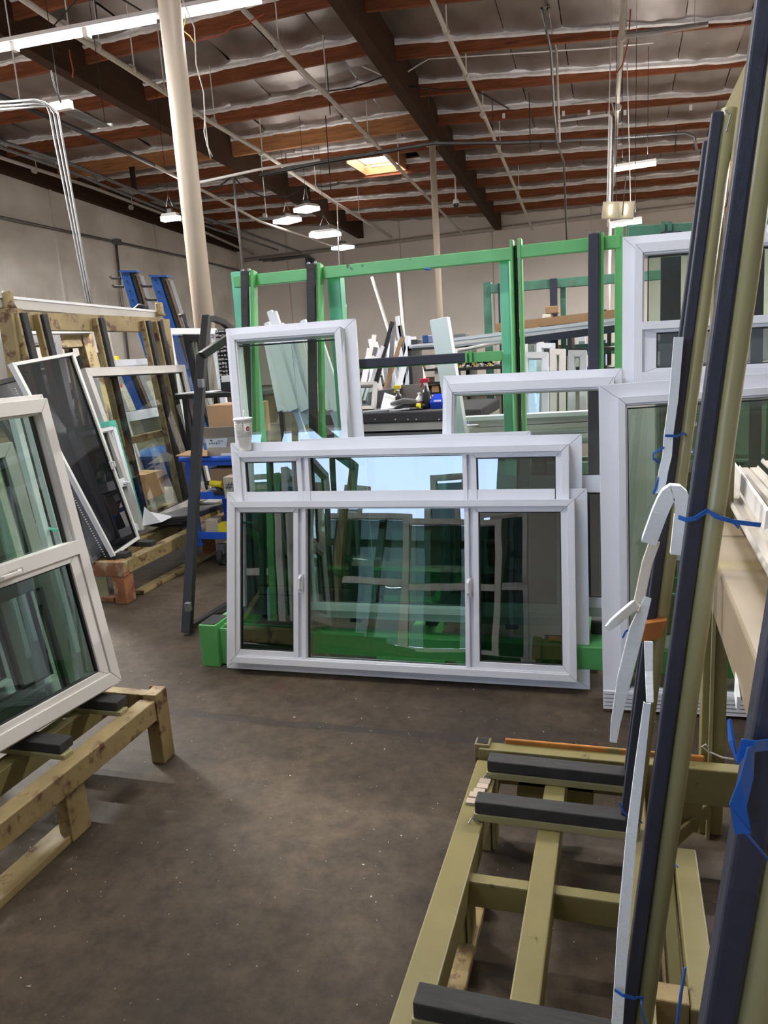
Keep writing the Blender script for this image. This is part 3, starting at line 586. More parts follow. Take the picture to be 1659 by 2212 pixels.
# big two-light window at the right (upper light clear, lower light obscured)
W5L, W5w = .009, .98
win('biggest white window at the right, clear upper light over a grey obscured light', (.005, 3.68, .27), (W5w, 3.68, .27), at(1345, 512, Y=4.02), at(1345, 512, Y=4.02) + V((W5w, 0, -.01)), fl=(.055, .055, .055, .05), fr=(.035, .035, .045, .04), panes=[(.115, .90, .765, .94, None, 'glass_green', .03), (.10, .92, .635, .745, (.055, .05, .012, .02), 'glass_frost', .02), (.10, .92, .10, .60, None, 'glass_dark', .04)], bars=[(.09, .93, .745, .765, -.004, .07), (.09, .93, .60, .635, -.004, .07)])
win('pale-edged white door window hidden between the biggest window and the front right one', (.02, 3.44, .2), (1.0, 3.44, .2), (.005, 3.66, 1.33), (.99, 3.66, 1.33), fl=(0, 0, 0, 0), fr=(.14, .06, .06, .05), proud=.04, m='vinyl_warm', panes=[(.14, .94, .42, .95, None, 'glass_green', .01), (.14, .94, .05, .34, None, 'glass_dark', .01)], bars=[(.14, .94, .34, .42, .0, .04)])
def sill(t, fin, w, h, P):
    for i in range(5): fin(MB().box((.0, -.034 - .002 * i, .004 + i * .017), (w, -.022, .017 + i * .017)), 'sill_rib', 'vinyl', None, .0008)
    b = MB(); import random as r_
    cx, cz = .335, h * .86                # frosted mark etched on the glass, four characters 'AV10'
    for a, c, d, e in ((0, 0, 6, 12), (6, 12, 10, 0), (3, 5, 9, 5), (15, 12, 19, 0), (19, 0, 23, 12), (29, 0, 29, 12), (34, 0, 34, 12), (34, 12, 39, 12), (39, 12, 39, 0), (39, 0, 34, 0)):
        p, q = V((cx + a * .001, -.052, cz + c * .001)), V((cx + d * .001, -.052, cz + e * .001)); b.bar(p, q, .0016, .001, (0, 1, 0))
    fin(b, 'etched_mark', 'paper', None, 0)
win('white patio window at the right standing on the floor with a ribbed sill', (-.067, 3.196, .005), (.93, 3.23, .005), at(1293, 832, Y=3.42), at(1293, 832, Y=3.42) + V((1.03, .02, .03)), fl=(.075, .06, .06, .06), fr=(.03, .03, .03, .03), proud=.04, panes=[(.11, .90, .065, .925, None, 'glass_green', .02)], extra=sill)

# ---------------------------------------------------------------- cup on the second slider
c = at(531, 973, Y=3.60); t = thing('paper_cup', 'white paper fountain drink cup with lid and straw on the window rail', 'cup', c)
sc = .085 / 45 * 1.0; hh = .165
prof = [(.026, 0), (.030, .002), (.0335, hh * .32), (.0375, hh * .36), (.0385, hh * .40), (.047, hh * .97)]
MB().lathe(c, prof, 28).build('cup_body', 'cup_paper', t, smooth=True)
MB().lathe(c, [(.049, hh * .965), (.050, hh * .98), (.050, hh * 1.01), (.046, hh * 1.03), (.044, hh * 1.02)], 28).build('lid', 'plastic_white', t, smooth=True)
MB().tube([c + V((.006, .0, hh)), c + V((.012, 0, hh * 1.27))], .0035, 8).build('straw', 'plastic_white', t, smooth=True)
def on_cup(a, q, off=.0008):      # angle about the cup (0 faces the viewer), height fraction
    r = .0385 + (.047 - .0385) * (q - .40) / .57 + off
    yaw = math.atan2(-c.x, -c.y) * 0 + a
    dirv = V((EYE.x - c.x, EYE.y - c.y, 0)).normalized(); s_ = V((-dirv.y, dirv.x, 0))
    return c + dirv * (r * math.cos(yaw)) + s_ * (r * math.sin(yaw)) + V((0, 0, hh * q)), dirv * math.cos(yaw) + s_ * math.sin(yaw)
pat = MB(); rr = random.Random(5)
for i in range(9):
    for j in range(6):
        a0 = -1.25 + i * .27 + rr.uniform(0, .03); q0 = .45 + j * .085; a1, q1 = a0 + .17, q0 + rr.uniform(.035, .065)
        if .18 < a0 + .1 < .85 and .58 < q0 < .80: continue
        for (aa, qa, ab, qb) in ((a0, q0, a1, q0), (a1, q0, a1, q1), (a1, q1, a0, q1), (a0, q1, a0, q0)):
            pat.bar(on_cup(aa, qa)[0], on_cup(ab, qb)[0], .0016, .0006, on_cup(aa, qa)[1])
pat.build('printed_pattern', 'grey_ink', t)
p, n_ = on_cup(.50, .70, .001); s1 = V((0, 0, 1)).cross(n_).normalized(); u1 = n_.cross(s1)
ring = [p + s1 * (.0105 * math.cos(k * math.pi / 8)) + u1 * (.0115 * math.sin(k * math.pi / 8)) for k in range(16)]
MB().prism(ring, n_ * .0012).build('red_emblem', 'red_ink', t)
em_ = t.children[-1] if t.children and t.children[-1].name.startswith('red_emblem') else bpy.data.objects['red_emblem']
eb = MB(); q0 = p + n_ * .0018
def seg(x0, y0, x1, y1): eb.bar(q0 + s1 * x0 + u1 * y0, q0 + s1 * x1 + u1 * y1, .0013, .0005, n_)
for s_ in ((-.005, -.004, -.005, .001), (-.002, -.004, .0015, -.004), (.0015, -.004, .0015, .005), (.0015, .001, -.002, .001), (-.002, .001, -.002, -.004), (.0045, -.004, .0045, .004), (.003, .0015, .006, .0015)): seg(*s_)
eb.build('emblem_lettering', 'paper', em_)

# ---------------------------------------------------------------- bright green A-frame rack
g = thing('glass_rack', 'bright green steel A-frame rack holding the centre windows', 'rack', (-1, 3.9, 0))
def gbar(nm, p, q, w, h, m='green_paint', up=(0, 0, 1), par=None, bv=.004): return MB().bar(p, q, w, h, up).build(nm, m, par or g, bv)
gbar('base_rail', (-2.0, 3.42, .15), (.1, 3.42, .15), .09, .11); gbar('base_rail', (-2.0, 4.5, .15), (1.2, 4.5, .15), .09, .11)
gbar('base_rail', (.1, 3.42, .15), (1.2, 3.42, .15), .09, .11); gbar('base_rail', (-2.0, 3.95, .15), (1.2, 3.95, .15), .09, .11)
for x in (-2.04, -.95, -.1, 1.15): gbar('cross_beam', (x, 3.42, .15), (x, 4.55, .15), .10, .12)
gbar('end_channel', (-2.06, 3.34, .115), (-2.06, 3.50, .115), .10, .23); gbar('end_channel', (-1.95, 3.37, .105), (-1.95, 3.45, .105), .12, .20)
MB().box((-2.10, 3.352, .205), (-2.02, 3.492, .2335)).build('hollow_shade', 'plastic_black', g)  # black slab painting the shade inside the open channel end
for x in (-1.15, -.75, .5): gbar('foot_block', (x, 3.42, .05), (x + .35, 3.42, .05), .10, .10)
for x in (-1.8, -1.3, -.9, -.5, -.1, .3, .7): MB().bar((x, 3.52, .235), (x, 3.92, .215), .06, .04).build('base_pad', 'black_rubber', g, .003)
Yt = 4.10
def topz(x, dy=0):
    a, b_ = at(500, 597, Y=Yt), at(1340, 508, Y=Yt); return a.z + (b_.z - a.z) * (x - a.x) / (b_.x - a.x)
def xt(px, py=560, Y=Yt): return at(px, py, Y=Y).x
zt = topz(-1)
gbar('top_beam', (xt(508, 600), Yt, topz(-2) - .035), (xt(1108, 550), Yt, topz(-.6) - .035), .055, .062)
gbar('top_beam', (xt(1118, 550), Yt, topz(-.55) - .03), (xt(1340, 515), Yt, topz(0) - .03), .055, .062)
def post(px0, px1, py, m='green_paint', Y=Yt + .05, d=.08, ztop=None, zbot=.2):
    x0, x1 = xt(px0, py, Y), xt(px1, py, Y); z = ztop or at(px0, py, Y=Y).z
    return MB().box((x0, Y, zbot), (x1, Y + d, z)).build('post', m, g, .006)
post(497, 529, 588, 'teal_paint', ztop=2.06); post(705, 734, 600, 'teal_paint', ztop=1.99); post(1078, 1099, 565, 'teal_paint', ztop=1.99)
post(1101, 1108, 537, Y=Yt - .03, d=.07, ztop=2.075); post(1109, 1117, 545, 'black_metal', Y=Yt + .01, d=.02, ztop=2.05); post(1118, 1126, 537, Y=Yt - .03, d=.07, ztop=2.078)  # middle black strip paints the shaded gap between the two channels
post(1328, 1346, 500, Y=Yt - .02, d=.08, ztop=2.085)
for px, w in ((542, .043), (684.5, .047), (1284, .052)):
    x = xt(px, 590); z1 = topz(x) + .012
    MB().bar((x, 3.70, .25), (x, Yt - .075, z1), w, .028, (0, -1, .2)).build('padded_bar', 'navy_rubber' if px > 1200 else 'black_rubber', g, .005)
    MB().bar((x + .035, 3.74, .25), (x + .035, Yt - .035, z1 - .0), .022, .05, (0, -1, .2)).build('bar_channel', 'green_paint', g, .002)
    for s in (-.02, .02): MB().box((x + s - .006, Yt - .07, z1 - .005), (x + s + .006, Yt - .05, z1 + .012)).build('bracket', 'galvanised', g)
a, b_ = at(776, 786, Y=3.98), at(1006, 772, Y=3.98)
MB().bar(a, b_, .035, .048).build('padded_rail', 'navy_rubber', g, .005)
MB().bar(a + V((-.06, .035, -.006)), at(1086, 768, Y=4.01), .04, .05).build('rail', 'green_paint', g, .003)
for px, py in ((1008, 772), (1018, 770)): MB().box(tuple(at(px, py, Y=3.985) - V((.006, .02, .028))), tuple(at(px, py, Y=3.985) + V((.006, .02, .028)))).build('bracket', 'green_paint', g, .001)
p = at(918, 581, Y=4.07); MB().tube([p, p + V((.03, 0, -.004))], .006, 5).build('tape_scrap', 'strap_blue', g)

# white box post leaning behind the padded rail
o = thing('box_column', 'white vinyl box post leaning behind the padded rail of the green rack', 'post', (-1.0, 4.7, 0))
p0, p1 = at(950, 688, Y=4.62), at(990, 935, Y=4.62); dirn = (p1 - p0) * (p0.z / (p0.z - p1.z)); pb = p0 + dirn
MB().bar((pb.x, pb.y, .0), p0, .105, .09, (0, 1, 0)).build('shaft', 'vinyl', o, .003)
MB().bar((pb.x - .058, pb.y + .03, .0), p0 + V((-.058, .03, -.015)), .012, .04, (0, 1, 0)).build('edge_lip', 'vinyl_warm', o, .001)

# ---------------------------------------------------------------- near right olive A-frame rack
r = thing('glass_rack', 'olive steel A-frame rack filling the right foreground', 'rack', (0, 1.6, 0))
def ob(nm, p, q, w, h, m='olive_paint', up=(0, 0, 1), bv=.004, par=None): return MB().bar(p, q, w, h, up).build(nm, m, par or r, bv)
ZT = .265
for x, y0, w in ((-.405, -.2, .075), (-.185, -.2, .062), (.045, -.2, .055)):
    ob('base_rail', (x, y0, ZT - .04), (x, 2.24, ZT - .04), w, .08)
ob('base_rail', (.62, -.2, ZT - .04), (.62, 2.3, ZT - .04), .06, .08); ob('base_rail', (.84, -.2, ZT - .04), (.84, 2.3, ZT - .04), .07, .08)
ob('cross_beam', (-.44, 2.28, ZT - .03), (.88, 2.28, ZT - .03), .05, .12); ob('cross_plate', (-.36, 2.31, ZT + .03), (.25, 2.31, ZT + .03), .012, .03, 'rust_orange')
ob('cross_beam', (-.38, 1.71, ZT - .06), (.04, 1.71, ZT - .06), .035, .075); ob('cross_beam', (-.38, .9, ZT - .05), (.2, .9, ZT - .05), .035, .075)
for y in (2.19, 1.76, .75):
    ob('leg', (-.415, y, .0), (-.415, y, .2), .05, .09, up=(0, 1, 0)); ob('leg', (-.382, y, .0), (-.382, y, .19), .015, .07, up=(0, 1, 0))
ob('corner_post', (-.43, 2.29, ZT - .09), (-.43, 2.29, ZT + .04), .05, .05, 'olive_rust', (0, 1, 0))
MB().box((-.448, 2.272, ZT + .039), (-.412, 2.308, ZT + .0415)).build('hollow_shade', 'plastic_black', r)  # black patch standing for shade inside the hollow post
ob('skid_plate', (-.395, 1.9, .012), (-.395, .2, .012), .06, .024, 'olive_rust')
ob('skid_plate', (.13, 2.2, .012), (.13, .2, .012), .05, .02, 'olive_rust')
# fork pocket between inner rail and spine
ob('fork_pocket', (.06, 1.885, ZT - .03), (.137, 1.885, ZT - .03), .055, .065, 'olive_rust'); ob('fork_pocket', (.165, 1.91, ZT - .032), (.165, 1.39, ZT - .032), .054, .060); ob('fork_pocket', (.06, 1.42, ZT - .03), (.137, 1.42, ZT - .03), .05, .065, 'olive_rust')
ob('stiffener', (.12, 1.88, ZT - .08), (.12, 1.43, ZT - .12), .03, .08); ob('brace_plate', (-.32, 2.26, .14), (-.08, 2.26, .12), .01, .15); ob('brace_plate', (.06, 2.27, .15), (.24, 2.27, .13), .01, .12)
ob('bent_strap', (.16, 2.2, .08), (.27, 2.33, .12), .012, .05)
def padbar(y, x0=-.395, x1=.02):
    e = MB().bar((x0, y, ZT + .012), (x1 + .03, y, ZT + .010), .036, .022).build('support_angle', 'olive_light', r, .002)
    MB().bar((x0 + .004, y + .012, ZT + .042), (x1, y + .012, ZT + .038), .055, .038).build('rubber_pad', 'black_rubber', r, .004)
    MB().bar((x0 - .004, y - .02, ZT + .012), (x0 + .02, y - .03, ZT + .002), .003, .003).build('wire_end', 'galvanised', r)
    MB().bar((x0 - .004, y - .02, ZT + .012), (x0 - .012, y - .035, ZT + .002), .003, .003).build('wire_end', 'galvanised', r)
padbar(2.15); padbar(1.93); padbar(1.235); padbar(.62)
for k, (x, y) in enumerate(((-.392, 2.11), (-.394, 2.08), (-.40, 2.055), (-.408, 2.03), (-.412, 2.00))):
    MB().box((x - .02, y - .014, ZT), (x + .014, y + .012, ZT + .008 + .002 * (k % 2))).build('corrugated_scrap', 'paper' if 0 else 'cardboard_pale', r, .001)
# spine: two posts, top beam, ledge
PX0, PX1 = .245, .315
MB().box((PX0, 2.37, 0), (PX1, 2.44, 2.07)).build('post', 'olive_paint', r, .004); MB().box((PX0 + .02, 2.345, .0), (PX0 + .03, 2.37, 2.0)).build('post_edge', 'olive_light', r)
MB().box((PX0, -.1, 0), (PX1, -.03, 2.07)).build('post', 'olive_paint', r, .004)
MB().hexa([(.262, -.1, 1.99), (.30, -.1, 1.99), (.30, 2.44, 1.99), (.262, 2.44, 1.99), (.252, -.1, 2.135), (.31, -.1, 2.135), (.31, 2.35, 2.135), (.252, 2.35, 2.135)]).build('top_beam', 'olive_light', r, .003)
MB().hexa([(.262, 2.30, 1.90), (.272, 2.30, 1.90), (.272, 2.44, 1.90), (.262, 2.44, 1.90), (.262, 2.10, 2.0), (.272, 2.10, 2.0), (.272, 2.44, 2.0), (.262, 2.44, 2.0)]).build('gusset', 'olive_rust', r)
MB().box((.218, -.05, .905), (.33, 2.16, 1.045)).build('ledge_beam', 'tan_dusty', r, .006)
MB().box((.232, 2.16, .96), (.32, 2.40, 1.045)).build('ledge_end', 'tan_dusty', r, .004)
MB().prism([(.268, 2.25, 1.82), (.268, 2.34, 1.83), (.268, 2.36, 1.93), (.268, 2.25, 1.92), (.268, 2.22, 1.86)], (.012, 0, 0)).build('orange_sticker', 'tape_orange', r)
ob('back_rail', (.33, 2.30, 1.0), (.33, -.1, 1.0), .02, .06)
# padded leaning bars: (pad y, width)
def leanbar(y, w=.03, x0=.012, z0=ZT + .02, x1=.20, z1=2.045, tube=True, dx=0, tx=.03):
    a, b_ = V((x0 + dx, y, z0)), V((x1 + dx, y, z1))
    MB().bar(a, b_, w * 1.3, w, (1, 0, 0)).build('padded_bar', 'navy_rubber', r, .004)
    if tube:
        k = V((tx, 0, .0)); MB().tube([a + k + V((0, .006, -.03)), b_ + k + V((0, .006, .006))], .0168, 16).build('lean_tube', 'olive_light', r, smooth=True)
        e = b_ + k; MB().tube([e + V((-.01, -.012, .0)), e + V((.0, -.02, -.012)), e + V((-.008, -.02, -.045))], .002, 5).build('tie_pin', 'galvanised', r)
leanbar(2.18, .022, x0=.022, x1=.203, z1=2.035, tube=False); leanbar(1.95, .024, tx=.024); leanbar(1.25, .024, x0=.008, x1=.186, tx=.026); leanbar(.62, .025, x0=.012, x1=.188, tx=.027)
leanbar(-.02, .028, tx=.03)
a = at(1405, 1345, Y=1.92); b_ = at(1402, 1385, Y=1.92)
MB().hexa([a + V((-.014, -.012, 0)), a + V((.038, -.012, .012)), a + V((.038, .02, .012)), a + V((-.014, .02, 0)), b_ + V((-.02, -.012, -.0)), b_ + V((.026, -.012, .012)), b_ + V((.026, .02, .012)), b_ + V((-.02, .02, 0))]).build('brown_tape', 'tape_brown', r)

# white profiles on the ledge
def profile(p, q, w, label, flip=1):
    p, q = V(p), V(q); o = thing('vinyl_profile', label, 'profile', p)
    prof = [(-.5, -.12), (.5, -.12), (.5, .12), (.42, .45), (.36, .1), (.05, .1), (.0, .5 * flip), (-.06, .1), (-.34, .1), (-.40, .4), (-.5, .1)]
    MB().sweep([p, q], w, .025, (0, 0, 1), profile=prof).build('length', 'profile_cream', o)
    return o
profile((.345, 2.82, 1.088), (.305, .3, 1.085), .07, 'ribbed cream vinyl profile nearest the padded bars on the olive ledge')
profile((.43, 2.90, 1.10), (.42, .3, 1.09), .07, 'ribbed cream vinyl profile in the middle of those on the olive ledge', -1)
profile((.52, 2.98, 1.11), (.54, .3, 1.10), .08, 'ribbed cream vinyl profile farthest right on the olive ledge')
o = thing('vinyl_profile', 'thin pointed white strip standing on edge among the ledge profiles', 'profile', (.37, 2.8, 1.1))
MB().hexa([at(1571, 980, Y=2.75), at(1576, 982, Y=2.75), at(1662, 1100, Y=2.0), at(1655, 1105, Y=2.0), at(1569, 1012, Y=2.75), at(1578, 1016, Y=2.75), at(1662, 1140, Y=2.0), at(1650, 1145, Y=2.0)]).build('length', 'vinyl_warm', o)
solo(MB().bar((.41, 1.95, 1.058), (.43, .3, 1.058), .14, .012), 'ledge_board', 'tan_dusty', 'thin dusty board under the profiles on the olive ledge', 'board')
solo(MB().sweep([at(1592, 1460, Y=1.55), at(1590, 1485, Y=1.5), at(1595, 1520, Y=1.45)], .03, .006, (1, 0, 0)), 'foam_scrap', 'foam', 'white foam edge peeking under the olive ledge', 'foam')
# tie wire round the post
solo(MB().tube([at(1534, 1618, Y=2.36), at(1524, 1608, Y=2.35), at(1516, 1612, Y=2.35), at(1528, 1622, Y=2.35), at(1560, 1636, Y=2.33), at(1585, 1640, Y=2.33)], .003, 5), 'tie_string', 'cable_white', 'white string knotted round the olive post near the floor', 'string')

# foam edge guards and blue straps
def foam(nm, pts, w, t_, label, m='foam', up=(0, -1, 0), taper=None, par=None):
    b = MB().sweep(pts, w, t_, up, taper)
    return solo(b, nm, m, label, 'foam', None, .002)
U_ = [(-.5, .5), (-.5, -.5), (.5, -.5), (.5, .5), (.36, .5), (.36, -.15), (-.36, -.15), (-.36, .5)]
def guard(pts, w, t_, label, up=(0, 1, 0), taper=None, m='foam'):
    return solo(MB().sweep(pts, w, t_, up, taper, profile=U_), 'foam_guard', m, label, 'foam')
guard([at(1466, 728, Y=1.90), at(1455, 860, Y=1.90), at(1444, 940, Y=1.90), at(1441, 985, Y=1.89), at(1433, 1018, Y=1.88), at(1425, 1065, Y=1.88)], .020, .014, 'straight white foam edge guard strapped high on the left padded bar')
guard([at(1402, 1168, Y=1.84), at(1414, 1135, Y=1.83), at(1425, 1105, Y=1.82), at(1436, 1080, Y=1.82), at(1444, 1067, Y=1.82), at(1452, 1061, Y=1.82), at(1461, 1062, Y=1.82), at(1469, 1069, Y=1.82), at(1474, 1082, Y=1.82), at(1476, 1100, Y=1.82), at(1475, 1125, Y=1.82)], .034, .030, 'white foam edge guard bent into an arch over the left bar')
guard([at(1470, 1112, Y=1.86), at(1466, 1150, Y=1.86), at(1461, 1196, Y=1.86)], .028, .022, 'short white foam block hanging inside the foam arch')
foam('foam_guard', [at(1415, 1168, Y=1.85), at(1398, 1215, Y=1.85), at(1380, 1300, Y=1.85), at(1368, 1318, Y=1.83)], .024, .012, 'cream folded foam strip between the arch and the torn end', 'foam_cream')
foam('foam_guard', [at(1372, 1305, Y=1.82), at(1345, 1328, Y=1.78), at(1325, 1345, Y=1.75), at(1312, 1358, Y=1.74)], .022, .014, 'torn foam end poking out to the left over the patio window', taper=[1, 1, .9, .7])
foam('foam_guard', [at(1400, 1290, Y=1.84), at(1375, 1360, Y=1.83), at(1350, 1460, Y=1.83), at(1330, 1560, Y=1.84), at(1325, 1604, Y=1.84)], .034, .008, 'long loose foam tongue pointing down beside the patio window', taper=[.5, 1, 1, .7, .5])
foam('foam_guard', [at(1401, 1385, Y=1.72), at(1402, 1450, Y=1.70), at(1404, 1518, Y=1.66)], .020, .008, 'upper short piece of the white foam strip on the second bar', taper=[1, .85, .8])
guard([at(1398, 1518, Y=1.28), at(1382, 1650, Y=1.26), at(1364, 1800, Y=1.24), at(1346, 2010, Y=1.22), at(1333, 2215, Y=1.21)], .019, .015, 'longest white foam edge guard running down to the bottom edge', taper=[.6, .8, .9, 1.0, 1.0])
def strap(pts, w, label, Y=None, up=(0, 0, 1)):
    return solo(MB().sweep([at(*p[:2], Y=p[2]) for p in pts], .0016, w, up), 'blue_strap', 'strap_blue', label, 'strap')
strap([(1437, 941, 1.88), (1462, 942, 1.89), (1478, 936, 1.91), (1484, 942, 1.95), (1497, 976, 1.97), (1476, 973, 2.0)], .006, 'blue strap around the upper foam guard')
strap([(1434, 966, 1.88), (1412, 980, 1.88), (1411, 990, 1.9), (1428, 1002, 1.92)], .006, 'blue strap loop sticking out left of the upper foam guard')
strap([(1427, 1022, 1.88), (1420, 1040, 1.87), (1417, 1055, 1.87), (1411, 1067, 1.87)], .006, 'twisted blue strap tail below the upper loop')
strap([(1466, 1117, 1.22), (1482, 1123, 1.21), (1502, 1120, 1.21), (1528, 1103, 1.22), (1545, 1115, 1.22), (1585, 1127, 1.23), (1616, 1131, 1.24), (1643, 1134, 1.25)], .007, 'blue strap around the third bar with a long tail over the ledge profiles')
strap([(1534, 1106, 1.22), (1560, 1118, 1.22), (1582, 1125, 1.23), (1596, 1140, 1.25)], .004, 'thin blue strap end curling over the ledge beam')
strap([(1392, 1310, 1.86), (1399, 1306, 1.86)], .005, 'small blue strap scrap above the brown tape')
strap([(1345, 1378, 1.9), (1352, 1364, 1.9), (1378, 1352, 1.9)], .005, 'blue strap scrap behind the long foam tongue')
strap([(1338, 1733, 1.86), (1347, 1755, 1.86), (1357, 1763, 1.86), (1372, 1763, 1.86), (1387, 1778, 1.88)], .004, 'blue strap tied at the foot of the second bar')
strap([(1428, 1830, 1.8), (1445, 1855, 1.75), (1464, 1873, 1.7)], .005, 'blue strap end lying above the olive fork pocket')
strap([(1328, 2138, 1.20), (1345, 2150, 1.19), (1370, 2156, 1.2), (1388, 2154, 1.22), (1384, 2175, 1.2), (1395, 2215, 1.19)], .006, 'blue strap around the long foam guard at the bottom')
strap([(1480, 2090, .85), (1472, 2140, .84), (1462, 2215, .83)], .008, 'vivid blue strap end hanging at the bottom edge')
strap([(1575, 1555, .60), (1580, 1600, .59), (1592, 1640, .585), (1612, 1605, .585), (1630, 1612, .585), (1662, 1608, .6)], .009, 'wide blue strap knotted round the nearest padded bar')
strap([(1622, 1612, .58), (1612, 1680, .575), (1594, 1740, .575), (1605, 1800, .575)], .012, 'blue strap tail hanging on the nearest padded bar')
solo(MB().tube([at(1592, 1775, Y=.58), at(1618, 1808, Y=.58), at(1662, 1860, Y=.6)], .0012, 5), 'blue_string', 'strap_blue', 'thin blue string crossing the nearest olive tube', 'string')
b = MB().hexa([at(1134, 1652, Z=.285), at(1163, 1654, Z=.285), at(1163, 1650, Z=.29), at(1134, 1648, Z=.29), at(1137, 1675, Z=.23), at(1165, 1677, Z=.22), at(1165, 1675, Z=.235), at(1137, 1672, Z=.235)])
solo(b, 'tape_scrap', 'strap_blue', 'blue tape scrap hanging from the farthest rubber pad', 'tape')

# ---------------------------------------------------------------- near left rack (low olive base) with its window
L = thing('glass_rack', 'rust-stained yellow A-frame rack at the left edge under the tilted window', 'rack', (-2.1, 1.5, 0))
def lb(nm, p, q, w, h, m='olive_rust', up=(0, 0, 1), bv=.004): return MB().bar(p, q, w, h, up).build(nm, m, L, bv)
for x, w in ((-1.80, .07), (-2.03, .07), (-2.3, .06)): lb('base_rail', (x, -.4, .235), (x, 2.42, .235), w, .085, 'olive_rust' if x > -1.9 else 'olive_paint')
lb('cross_beam', (-2.4, 2.47, .235), (-1.77, 2.47, .235), .05, .10); lb('corner_post', (-1.79, 2.46, .0), (-1.79, 2.46, .30), .06, .08, up=(0, 1, 0))
lb('corner_plate', (-1.84, 2.50, .285), (-1.77, 2.50, .285), .01, .03, 'rust')
lb('leg', (-1.815, 1.95, 0), (-1.815, 1.95, .20), .05, .10, up=(0, 1, 0)); lb('leg', (-1.80, .6, 0), (-1.80, .6, .20), .05, .10, up=(0, 1, 0)); lb('skid_plate', (-1.84, 1.98, .015), (-1.84, .2, .015), .09, .03)
for y in (2.30, 1.98, 1.2, .5):
    lb('support_angle', (-2.45, y, .285), (-1.82, y - .0, .285), .05, .02, 'olive_light'); lb('rubber_pad', (-2.42, y + .012, .318), (-1.835, y + .012, .314), .07, .036, 'black_rubber')
for y in (-.3, 2.3): lb('post', (-2.62, y, 0), (-2.55, y, 2.0), .08, .08, 'olive_paint', (0, 1, 0))
lb('top_beam', (-2.55, -.35, 1.97), (-2.55, 2.35, 1.97), .06, .08, 'olive_paint'); lb('mid_beam', (-2.56, -.35, 1.0), (-2.56, 2.35, 1.0), .05, .06, 'green_paint')
for y in (.5, 1.2, 1.98): lb('padded_bar', (-2.32, y, .33), (-2.51, y, 1.93), .05, .04, 'black_rubber', (1, 0, 0))
lb('post_brace', (-2.5, 1.98, .3), (-2.6, 1.0, 1.0), .04, .04, 'olive_paint')
Uv = V((.125, .992, 0)); BR = at(258, 1475, Z=.335); TR = at(92, 851, Y=2.44); W_ = .98
BL = BR - Uv * W_; TL = TR - (Uv + V((.0, 0, .0))) * W_
win('white single-hung window tilted on the left edge rack', BL, BR, TL, TR, fl=(.02, .02, .02, .02), fr=(.045, .042, .05, .05), proud=.04, m='vinyl_warm',
    panes=[(.07, .925, .515, .95, None, 'glass_green', .03), (.065, .935, .055, .49, (.05, .045, .04, .03), 'glass_dark', .006)], bars=[(.06, .94, .475, .52, -.004, .05)], handles=[(.60, .487, .07, False)])
def behind(off, w, h, label, m='vinyl_warm', gl='glass_green', mid=True, y1=2.4, grp=None):
    n_ = V((-.98, .12, -.12)); b = BR + n_ * off; b.y = y1; b2 = b - V((.08, .997, 0)) * w
    tt = V((-.14 * h, 0, h * .99))
    win(label, b2, b, b2 + tt, b + tt, fl=(0, 0, 0, 0), fr=(.05, .05, .05, .05), proud=.03, m=m, panes=[(.06, .94, .05, .46 if mid else .95, None, gl, .01)] + ([(.06, .94, .54, .95, None, gl, .01)] if mid else []), bars=[(.06, .94, .46, .54, 0, .03)] if mid else [])
behind(.12, .78, 1.02, 'first white framed window seen through the tilted window at the left', y1=2.33)
behind(.20, 1.0, 1.0, 'second window with a green tint stacked behind the tilted window', m='green_paint', mid=False, y1=2.28)
for k, (x, lab) in enumerate(((30, 'left'), (60, 'right'))):
    a = at(x + 0, 900, Y=2.55 + .2 * k); solo(MB().bar(a, V((a.x + .12, a.y, .4)), .03, .03, (0, 1, 0)), 'vinyl_profile', 'vinyl', lab + ' one of two pale strips seen through the tilted window', 'profile')
solo(MB().hexa([at(60, 1135, Y=2.6), at(78, 1132, Y=2.6), at(80, 1132, Y=2.62), at(62, 1135, Y=2.62), at(120, 1148, Y=2.55), at(132, 1145, Y=2.55), at(134, 1145, Y=2.57), at(122, 1148, Y=2.57)][::1]), 'film_scrap', 'wrap_teal', 'teal plastic film seen through the upper light of the tilted window', 'film')
# ---------------------------------------------------------------- rusty rack at the left, farther back
K = thing('glass_rack', 'rusty yellow A-frame rack against the left wall side holding screens and glass', 'rack', (-3.6, 5, 0))
def kb(nm, p, q, w, h, m='olive_rust', up=(0, 0, 1), bv=.005): return MB().bar(p, q, w, h, up).build(nm, m, K, bv)
kb('base_rail', (-3.20, 4.25, .25), (-3.20, 6.9, .25), .08, .09); kb('base_rail', (-3.48, 4.3, .25), (-3.48, 6.9, .25), .08, .09); kb('base_rail', (-4.0, 4.3, .25), (-4.0, 6.9, .25), .08, .09)
kb('end_beam', (-4.1, 4.22, .245), (-3.16, 4.22, .245), .06, .10, 'rust'); kb('corner_leg', (-3.22, 4.25, 0), (-3.22, 4.25, .29), .09, .11, 'rust', (0, 1, 0)); kb('leg', (-3.22, 5.4, 0), (-3.22, 5.4, .22), .07, .10, 'rust', (0, 1, 0)); kb('leg', (-3.22, 6.7, 0), (-3.22, 6.7, .22), .07, .10, 'rust', (0, 1, 0))
kb('end_plate', (-3.72, 4.24, .12), (-3.34, 4.24, .12), .012, .17, 'olive_light'); kb('skid_plate', (-3.22, 4.4, .015), (-3.22, 6.8, .015), .08, .03); kb('skid_plate', (-3.8, 4.25, .015), (-3.3, 4.25, .015), .05, .03, 'rust')
for y in (4.32, 4.62, 5.2, 5.9, 6.5): kb('rubber_pad', (-3.62, y, .315), (-3.20, y, .312), .07, .035, 'black_rubber', bv=.003)
pa, pb_ = at(22, 655 + 22, X=-3.93), at(347, 690, X=-3.93)
